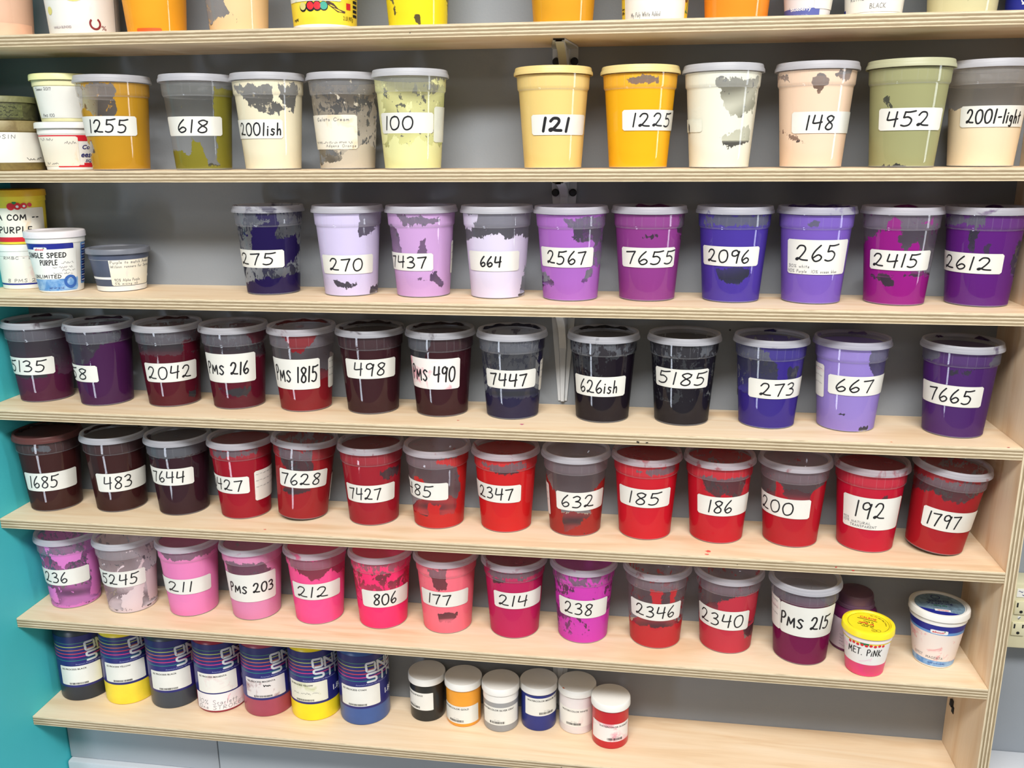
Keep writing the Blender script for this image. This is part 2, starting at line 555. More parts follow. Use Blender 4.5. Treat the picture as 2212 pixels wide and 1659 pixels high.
def hand_text(s, x0, x1, y0, y1, pen, slant=0.06):
    """handwriting fitted into the box; returns flat vertices and faces"""
    V, F = [], []
    gap = 0.16
    tot = sum(GL.get(c, GL['-'])[0] for c in s) + gap * (len(s) - 1)
    sx, sy = (x1 - x0) / tot, (y1 - y0)
    x = 0
    for ci, c in enumerate(s):
        w, st = GL.get(c, GL['-'])
        ks = .74 if s.startswith('PMS') and ci in (1, 2) else 1.0
        jy = random.uniform(-.03, .03)
        for line in st:
            ln = smooth_line(line)
            ribbon([(x0 + (x + px + slant * py) * sx, y0 + (py * ks + jy) * sy) for px, py in ln], pen, V, F)
        x += w + gap
    return V, F


def scribble(x0, x1, y, h, pen, seed):
    """an illegible pencil note"""
    rnd = random.Random(seed)
    V, F = [], []
    x = x0
    while x < x1 - h:
        wl = rnd.uniform(2, 5) * h
        pts = []
        xx = x
        while xx < min(x + wl, x1):
            pts.append((xx, y + rnd.choice((0, .1, .9, .55, .6)) * h + rnd.uniform(-.1, .1) * h))
            xx += h * rnd.uniform(.25, .45)
        if len(pts) > 2: ribbon(smooth_line(pts, 4), pen, V, F)
        x += wl + h * .7
    return V, F


_fonts = {}


def print_text(s, x0, y0, height, width=None, bold=0.0, shear=0.0):
    """printed lettering, flat, lower left corner at x0, y0"""
    cu = bpy.data.curves.new('print', 'FONT')
    cu.body = s
    cu.size = 1.0
    cu.resolution_u = 3
    cu.offset = bold
    cu.shear = shear
    o = bpy.data.objects.new('print', cu)
    COL.objects.link(o)
    bpy.context.view_layer.update()
    dg = bpy.context.evaluated_depsgraph_get()
    me = bpy.data.meshes.new_from_object(o.evaluated_get(dg))
    vs = [(v.co.x, v.co.y) for v in me.vertices]
    fs = [tuple(p.vertices) for p in me.polygons]
    bpy.data.objects.remove(o, do_unlink=True)
    bpy.data.curves.remove(cu)
    bpy.data.meshes.remove(me)
    mx0, mx1 = min(v[0] for v in vs), max(v[0] for v in vs)
    my0, my1 = min(v[1] for v in vs), max(v[1] for v in vs)
    sy = height / (my1 - my0)
    sx = width / (mx1 - mx0) if width else sy
    return [(x0 + (v[0] - mx0) * sx, y0 + (v[1] - my0) * sy) for v in vs], fs


def rect2(x0, x1, y0, y1, n=1):
    V = []
    for i in range(n + 1):
        x = x0 + (x1 - x0) * i / n
        V += [(x, y0), (x, y1)]
    return V, [(2 * i, 2 * i + 2, 2 * i + 3, 2 * i + 1) for i in range(n)]


def barcode(x0, x1, y0, y1, seed):
    rnd = random.Random(seed)
    parts = []
    x = x0
    while x < x1:
        w = rnd.choice((.0004, .0006, .001))
        parts.append(rect2(x, min(x1, x + w), y0, y1))
        x += w + rnd.choice((.0004, .0005, .0008))
    return join(*parts)


class Round:
    """a round container: profile radius by height; wraps flat artwork on its side.
    artwork x is arc length measured from the camera-facing front at radius rref"""
    def __init__(self, prof, rref):
        self.p = sorted((z, r) for r, z in prof)
        self.rref = rref

    def r(self, z):
        p = self.p
        if z <= p[0][0]: return p[0][1]
        for (a, ra), (b, rb) in zip(p, p[1:]):
            if z <= b: return ra + (rb - ra) * (z - a) / (b - a) if b > a else rb
        return p[-1][1]

    def wrap(self, name, art, off, m, parent, smooth=True):
        vs = []
        for x, z in art[0]:
            th = x / self.rref
            r = self.r(z) + off
            vs.append((r * sin(th), -r * cos(th), z))
        me = mesh(name, vs, art[1], smooth, 1.2)
        return link(name, me, m, parent)

    def patch(self, name, th0, th1, z0, z1, off, m, parent, corner=0.003, tilt=0.0, nz=8):
        """a sticker with rounded corners lying on the side"""
        n = max(6, int((th1 - th0) / 0.06))
        vs, fs = [], []
        w = (th1 - th0) * self.rref
        for i in range(n + 1):
            u = i / n
            d = min(u, 1 - u) * w
            cut = corner - sqrt(max(0, corner * corner - (corner - d) ** 2)) if d < corner else 0
            for k in range(nz + 1):
                zz = z0 + cut + (z1 - z0 - 2 * cut) * k / nz + tilt * (u - .5)
                th = th0 + (th1 - th0) * u
                r = self.r(zz) + off
                vs.append((r * sin(th), -r * cos(th), zz))
        for i in range(n):
            for k in range(nz):
                a = i * (nz + 1) + k
                fs.append((a, a + nz + 1, a + nz + 2, a + 1))
        me = mesh(name, vs, fs, True, 1.2)
        return link(name, me, m, parent)

# ------------------------------------------------------------------ setting
ZS = [0.42771, 0.22334, 0.02011, -0.18144, -0.38505, -0.58734, -0.79625]     # tops of the seven shelves at x = 0
SL = [-0.00289, -0.00051, -0.00020, -0.00085, 0.00234, 0.00007, 0.00110]      # each is very slightly out of level
T, DEP, XL, XR = 0.018, 0.1555, -0.8523, 0.8523
M_BACK = m_wall('grey_wall_paint', (139, 145, 152))
M_TEAL = m_wall('teal_wall_paint', (74, 196, 206))
M_LOW = m_wall('grey_ledge_paint', (168, 174, 180))
M_WLEDGE = m_wall('white_ledge_paint', (196, 200, 206))
M_FLOOR = m_wall('grey_floor', (150, 148, 142), 0.08)


def structure(name, me, m):
    return tag(link(name, me, m), kind='structure')


structure('wall_back', mesh('wall_back', *box_data(XL - 1.6, 2.6, 0.0, 0.1, -1.27, 1.7), smooth=False), M_BACK)
structure('wall_left', mesh('wall_left', *box_data(XL - 0.1, XL, -0.275, 0.0, -1.27, 1.7), smooth=False), M_TEAL)
structure('floor', mesh('floor', *box_data(XL - 1.6, 2.6, -4.2, 0.1, -1.37, -1.27), smooth=False), M_FLOOR)
# boxed-out grey ledge under the lowest shelf, running on past the side panel
structure('trim_1', rounded_box('trim_1', XL + 0.0025, -0.5245, -0.0725, -0.001, -0.951, -0.8155, 0.0025), M_LOW)
structure('trim_2', rounded_box('trim_2', -0.523, 2.4, -0.0725, -0.001, -1.26, -0.8135, 0.0015), M_LOW)
structure('trim_3', rounded_box('trim_3', XL + 0.0025, -0.5245, -0.085, -0.001, -1.26, -0.9515, 0.004), M_WLEDGE)
structure('trim_4', rounded_box('trim_4', XR + T + 0.002, 2.4, -0.078, -0.001, -0.8134, -0.806, 0.002), M_WLEDGE)

# ------------------------------------------------------------------ shelving unit
def board(name, x0, x1, y0, y1, zl, zr, t, parent, vertical=False, nx=24):
    """plywood board with its own UVs: faces grain-long, edges with v across the plies"""
    bm = bmesh.new()
    uvl = bm.loops.layers.uv.new('UVMap')

    def face(co, uvs, mi):
        vs = [bm.verts.new(c) for c in co]
        f = bm.faces.new(vs)
        f.material_index = mi
        for l, uv in zip(f.loops, uvs): l[uvl].uv = uv
    if not vertical:
        b = 0.0012
        P = lambda x, y, k: (x, y, zl + (zr - zl) * (x - x0) / (x1 - x0) - k)
        for i in range(nx):
            xa, xb = x0 + (x1 - x0) * i / nx, x0 + (x1 - x0) * (i + 1) / nx
            face([P(xa, y0 + b, 0), P(xb, y0 + b, 0), P(xb, y1, 0), P(xa, y1, 0)], [(xa, y0), (xb, y0), (xb, y1), (xa, y1)], 0)
            face([P(xa, y1, t), P(xb, y1, t), P(xb, y0, t), P(xa, y0, t)], [(xa, y1 + 3), (xb, y1 + 3), (xb, y0 + 3), (xa, y0 + 3)], 0)
            face([P(xa, y0, b), P(xb, y0, b), P(xb, y0 + b, 0), P(xa, y0 + b, 0)], [(xa, .96), (xb, .96), (xb, 1), (xa, 1)], 1)
            face([P(xa, y0, t), P(xb, y0, t), P(xb, y0, b), P(xa, y0, b)], [(xa, 0), (xb, 0), (xb, .96), (xa, .96)], 1)
            face([P(xb, y1, t), P(xa, y1, t), P(xa, y1, 0), P(xb, y1, 0)], [(xb, 0), (xa, 0), (xa, 1), (xb, 1)], 1)
        for x, s in ((x0, 1), (x1, -1)):
            q = [P(x, y1, t), P(x, y0, t), P(x, y0, 0), P(x, y1, 0)]
            u = [(y1, 0), (y0, 0), (y0, 1), (y1, 1)]
            face(q[::s], u[::s], 1)
    else:
        n = 20
        for i in range(n):
            za, zb = zl + (zr - zl) * i / n, zl + (zr - zl) * (i + 1) / n
            face([(x0, y1, za), (x0, y0, za), (x0, y0, zb), (x0, y1, zb)], [(za, y1), (za, y0), (zb, y0), (zb, y1)], 0)
            face([(x1, y0, za), (x1, y1, za), (x1, y1, zb), (x1, y0, zb)], [(za, y0), (za, y1), (zb, y1), (zb, y0)], 0)
            face([(x0, y0, za), (x1, y0, za), (x1, y0, zb), (x0, y0, zb)], [(za, 1), (za, 0), (zb, 0), (zb, 1)], 1)
            face([(x1, y1, za), (x0, y1, za), (x0, y1, zb), (x1, y1, zb)], [(za, 1), (za, 0), (zb, 0), (zb, 1)], 1)
        for z, s in ((zl, -1), (zr, 1)):
            q = [(x0, y0, z), (x1, y0, z), (x1, y1, z), (x0, y1, z)]
            face(q[::s], [(y0, 0), (y0, 1), (y1, 1), (y1, 0)][::s], 1)
    bmesh.ops.remove_doubles(bm, verts=bm.verts[:], dist=1e-6)
    me = bpy.data.meshes.new(name)
    bm.to_mesh(me)
    bm.free()
    return link(name, me, [M_FACE, M_EDGE], parent)


unit = empty('shelving_unit', (0, 0, 0), 0, 'pale plywood shelving unit with seven long shelves fixed to the grey wall', 'shelf')
for z, s in zip(ZS, SL):
    board('shelf', XL + 0.0005, XR - 0.0003, -DEP, -0.0005, z + s * XL, z + s * XR, T, unit)
panel = board('side_panel', XR, XR + T, -DEP, -0.0005, -0.812, 0.66, T, unit, True)
hole = mesh('screw_hole', *join(box_data(XR - 0.004, XR + 0.001, -0.031, -0.022, -0.706, -0.694), box_data(XR - 0.0012, XR + 0.001, -0.036, -0.027, -0.716, -0.704)), smooth=False)
link('screw_hole', hole, M_DARKMETAL, panel)

M_STEEL = plain('grey_painted_steel', (205, 209, 213), 0.4, 0.03, 30)


def bracket(x, z, drop):
    """pressed steel shelf bracket: wall leg, arm under the shelf, folded gusset, two bolts"""
    V, F = [], []

    def strip(rows):
        k = len(V)
        m = len(rows[0])
        for r in rows: V.extend(r)
        for i in range(len(rows) - 1):
            for j in range(m - 1):
                F.append((k + i * m + j, k + (i + 1) * m + j, k + (i + 1) * m + j + 1, k + i * m + j + 1))
    H = 0.176
    rows = []
    for i in range(13):
        t = i / 12
        w = 0.0205 if t < .12 else 0.0205 + (0.0075 - 0.0205) * (t - .12) / .88
        g = min(w * .35, .006)
        zz = z - t * H
        rows.append([(x + a, -b, zz) for a, b in ((-w, 0.0008), (-w, .003), (-g - .0015, .003), (-g, .008), (g, .008), (g + .0015, .003), (w, .003), (w, .0008))])
    strip(rows)
    rows = []
    for i in range(9):
        t = i / 8
        w = 0.0205 - 0.012 * max(0, t - .2) / .8
        yy = -0.0015 - t * 0.118
        rows.append([(x + a, yy, z - b) for a, b in ((w, .0006), (w, .003), (.005, .003), (.0045, .005), (-.0045, .005), (-.005, .003), (-w, .003), (-w, .0006))])
    strip(rows)
    rows = []
    for i in range(13):
        t = i / 12
        yy = -0.108 * (1 - t) ** 1.5 - 0.006
        zz = z - 0.004 - drop * t ** 1.5
        rows.append([(x - .0075, yy + .004, zz + .002), (x - .006, yy, zz), (x + .006, yy, zz), (x + .0075, yy + .004, zz + .002)])
    strip(rows)
    b = link('shelf_bracket', mesh('shelf_bracket', V, F, True, 0.5), M_STEEL, unit)
    for dx in (-0.0145, 0.0145):
        h = lathe_data([(0.0001, 0), (.0062, .0), (.0062, .003), (.0045, .0052), (.0001, .0056)], 16, True, True)
        vs = [(x + dx + p[0], -0.003 - p[2], z - 0.022 + p[1]) for p in h[0]]
        link('bolt', mesh('bolt', vs, [f[::-1] for f in h[1]]), M_DARKMETAL, b)


for i in (0, 1, 2, 5):
    bracket(0.1535, ZS[i] + SL[i] * 0.1535 - T, {0: .068, 1: .028}.get(i, .085))


# small paint marks that stay on the boards
def splat(x, y, shelf, r, rgb, seed, front=None):
    rnd = random.Random(seed)
    z = ZS[shelf] + SL[shelf] * x
    vs = [(0, 0)]
    n = 14
    for i in range(n):
        a = 2 * pi * i / n
        k = r * rnd.uniform(.55, 1.2)
        vs.append((k * 1.3 * cos(a), k * sin(a)))
    fs = [(0, i + 1, (i + 1) % n + 1) for i in range(n)]
    if front is None: co = [(x + a, y + b, z + .0003) for a, b in vs]
    else: co = [(x + a, -DEP - .0003, z - front + b * .7) for a, b in vs]
    link('paint_stain', mesh('paint_stain', co, fs, False), plain('stain_%d_%d_%d' % rgb, rgb, 0.5), unit)


splat(0.098, -0.127, 3, .0028, (196, 70, 130), 1)
splat(-0.01, -0.118, 3, .0016, (210, 70, 70), 2)
splat(0.405, -0.135, 4, .0040, (225, 90, 80), 3)
splat(0.403, -0.147, 4, .0030, (220, 110, 95), 4)
splat(0.602, 0, 4, .0014, (190, 50, 50), 5, .006)
splat(0.628, 0, 4, .0017, (190, 50, 50), 6, .010)
splat(0.667, -0.147, 3, .0016, (225, 120, 60), 7)
splat(0.832, -0.152, 3, .0018, (190, 50, 70), 8)
splat(-0.353, -0.142, 4, .0022, (225, 130, 110), 9)
splat(0.286, 0, 3, .0022, (30, 24, 22), 10, .013)
splat(0.30, 0, 3, .0018, (30, 24, 22), 11, .0135)
splat(-0.06, 0, 0, .0010, (24, 18, 16), 12, .011)
splat(0.45, 0, 4, .0008, (24, 18, 16), 13, .011)
splat(0.17, 0, 6, .0011, (40, 34, 26), 14, .008)

# ------------------------------------------------------------------ deli tubs
R0 = 0.0443
H_TUB = 0.146
TPROF = [(0.0425, 0.0), (0.0436, 0.0006), (0.0443, 0.0022), (0.04445, 0.0042), (0.0485, 0.0578), (0.05255, 0.1115), (0.0527, 0.1135), (0.0530, 0.1142), (0.0546, 0.1148), (0.0550, 0.1156), (0.0551, 0.1172), (0.0558, 0.1335), (0.0563, 0.136), (0.0575, 0.137), (0.0575, 0.139), (0.0555, 0.139)]
TUBE = Round([(0.0443, 0.0), (0.0527, 0.1135), (0.0546, 0.1148), (0.0560, 0.136)], 0.049)
LPROF = [(0.0584, 0.1352), (0.0597, 0.1352), (0.0596, 0.1385), (0.0588, 0.1405), (0.0583, 0.1408), (0.0577, 0.1445), (0.0570, 0.146), (0.0548, 0.1458), (0.0530, 0.1448), (0.0522, 0.1415), (0.0495, 0.1408), (0.002, 0.1412), (0.0001, 0.1412)]
ME_SHELL = lathe('tub_body', TPROF, 72, True, False)
ME_LID = lathe('tub_lid', LPROF, 72, False, True)


def sdf(poly, x, y):
    """signed distance to a polygon, negative inside"""
    d = 1e9
    ins = False
    n = len(poly)
    for i in range(n):
        x0, y0 = poly[i]
        x1, y1 = poly[(i + 1) % n]
        ex, ey = x1 - x0, y1 - y0
        px, py = x - x0, y - y0
        t = max(0.0, min(1.0, (px * ex + py * ey) / (ex * ex + ey * ey + 1e-12)))
        d = min(d, (px - ex * t) ** 2 + (py - ey * t) ** 2)
        if (y0 > y) != (y1 > y) and x < x0 + (y - y0) * ex / ey: ins = not ins
    d = sqrt(d)
    return -d if ins else d


def paint_mesh(level, m, polys, back):
    na, nz = 112, 44
    top = 0.134
    vs, fs, cov = [], [], []
    P2 = [(s, [(x, y * 1.5) for x, y in p]) for s, p in polys]
    for k in range(nz + 1):
        z = 0.0016 + (top - 0.0016) * k / nz
        v = z / top
        r = TUBE.r(z) - 0.0007
        for i in range(na):
            th = -pi + 2 * pi * i / na
            vs.append((r * sin(th), -r * cos(th), z))
            f = m if abs(th) < pi / 2 else back
            f = max(f, (level - v) * 14)
            if abs(th) < 1.62:
                u = max(-1, min(1, sin(th)))
                for s, p in P2:
                    d = sdf(p, u, v * 1.5)
                    f = max(f, -d * 7) if s == '+' else min(f, d * 7)
            cov.append(max(-1.6, min(1.6, f)))
    for k in range(nz):
        for i in range(na):
            j = (i + 1) % na
            fs.append((k * na + i, k * na + j, (k + 1) * na + j, (k + 1) * na + i))
    if level > 0.04:
        zl = 0.0016 + (top - 0.0016) * (level - 0.02)
        r = TUBE.r(zl) - 0.0012
        b = len(vs)
        for i in range(48):
            a = 2 * pi * i / 48
            vs.append((r * sin(a), -r * cos(a), zl))
            cov.append(1.6)
        fs.append(tuple(range(b, b + 48)))
    me = mesh('paint', vs, fs, True, 0.8)
    at = me.attributes.new('cover', 'FLOAT', 'POINT')
    at.data.foreach_set('value', cov)
    return me


def dried_arc(th0, th1, seed, parent, color):
    """ridge of dried paint on the recessed top of the lid, against its rim"""
    rnd = random.Random(seed)
    n = max(4, int((th1 - th0) / 0.09))
    vs, fs = [], []
    for i in range(n + 1):
        th = th0 + (th1 - th0) * i / n
        h = .0032 + .0012 * sin(i * .9 + seed) + rnd.uniform(-.0004, .0004) if 0 < i < n else .001
        ri, ro = 0.0475 - rnd.uniform(0, .003), 0.0515
        for r, z in ((ri, .1412), (ri + .0015, .1412 + h * .8), (ro - .0005, .1412 + h), (ro, .1414)):
            vs.append((r * sin(th), -r * cos(th), z))
    for i in range(n):
        for k in range(3):
            a = i * 4 + k
            fs.append((a, a + 4, a + 5, a + 1))
    return link('dried_paint', mesh('dried_paint', vs, fs, True, 0.4), M_CRUST, parent, color)


def m_crust():
    t = NT('dried_paint')
    c = t.n('ShaderNodeObjectInfo').outputs['Color']
    return t.done(t.bsdf(c, 0.35))


M_CRUST = m_crust()


def deli_tub(pos, yaw, rgb, level, m, polys, back, lid, label, group, arcs=(), tilt=0.0):
    c = lin(rgb)
    k = .62 if max(rgb) < 110 else (.75 if max(rgb) < 180 or (rgb[1] < 58 and rgb[2] < 62) else .9)
    c = tuple(x * k for x in c)
    t = empty('deli_tub', pos, yaw, label, 'tub', group)
    if tilt:
        t.rotation_mode = 'XYZ'
        t.rotation_euler = (0, tilt, yaw)
        t.location.z += R0 * sin(abs(tilt)) + 0.0004
    link('body', ME_SHELL, M_SHELL, t)
    link('paint', paint_mesh(level, m, polys, back), M_PAINT, t, c + (1,))
    mats = {'': M_LID, 'y': M_LID_Y, 'py': M_LID_PY, 'ol': M_LID_OL, 'br': M_LID_BR}
    kind, smear = lid
    me = ME_LID if kind == '' else LIDS[kind]
    link('lid', me, None, t, tuple(x * .85 for x in c) + (smear,))
    for i, a in enumerate(arcs):
        dried_arc(a[0], a[1], int(abs(pos[0]) * 1000) + i, t, tuple(x * .55 for x in c) + (1,))
    return t


LIDS = {}
ME_LID.materials.append(M_LID)
for k, mm in (('y', M_LID_Y), ('py', M_LID_PY), ('ol', M_LID_OL), ('br', M_LID_BR)):
    LIDS[k] = ME_LID.copy()
    LIDS[k].materials[0] = mm


def sticker(t, th0, th1, z0, z1, paper, text=None, notes=()):
    lb = TUBE.patch('label', th0, th1, z0, z1, 0.00035, paper, t, 0.0025)
    if text:
        s, a, b, w, hf = text
        h = (z1 - z0) * hf
        zc = (z0 + z1) / 2 + (0.12 * (z1 - z0) if hf < .6 and notes else 0)
        art = hand_text(s, a * TUBE.rref, b * TUBE.rref, zc - h / 2, zc + h / 2, 0.0021 * w)
        TUBE.wrap('writing', art, 0.00065, M_INK, lb)
    for s, a, b, zlo, zhi, pen, ink in notes:
        if s is None: art = scribble(a * TUBE.rref, b * TUBE.rref, zlo, zhi - zlo, pen, int(a * 100) + 50)
        else: art = hand_text(s, a * TUBE.rref, b * TUBE.rref, zlo, zhi, pen)
        TUBE.wrap('writing', art, 0.00065, ink, lb)
    return lb


A_ = 1.0
P, Q = '+', '-'

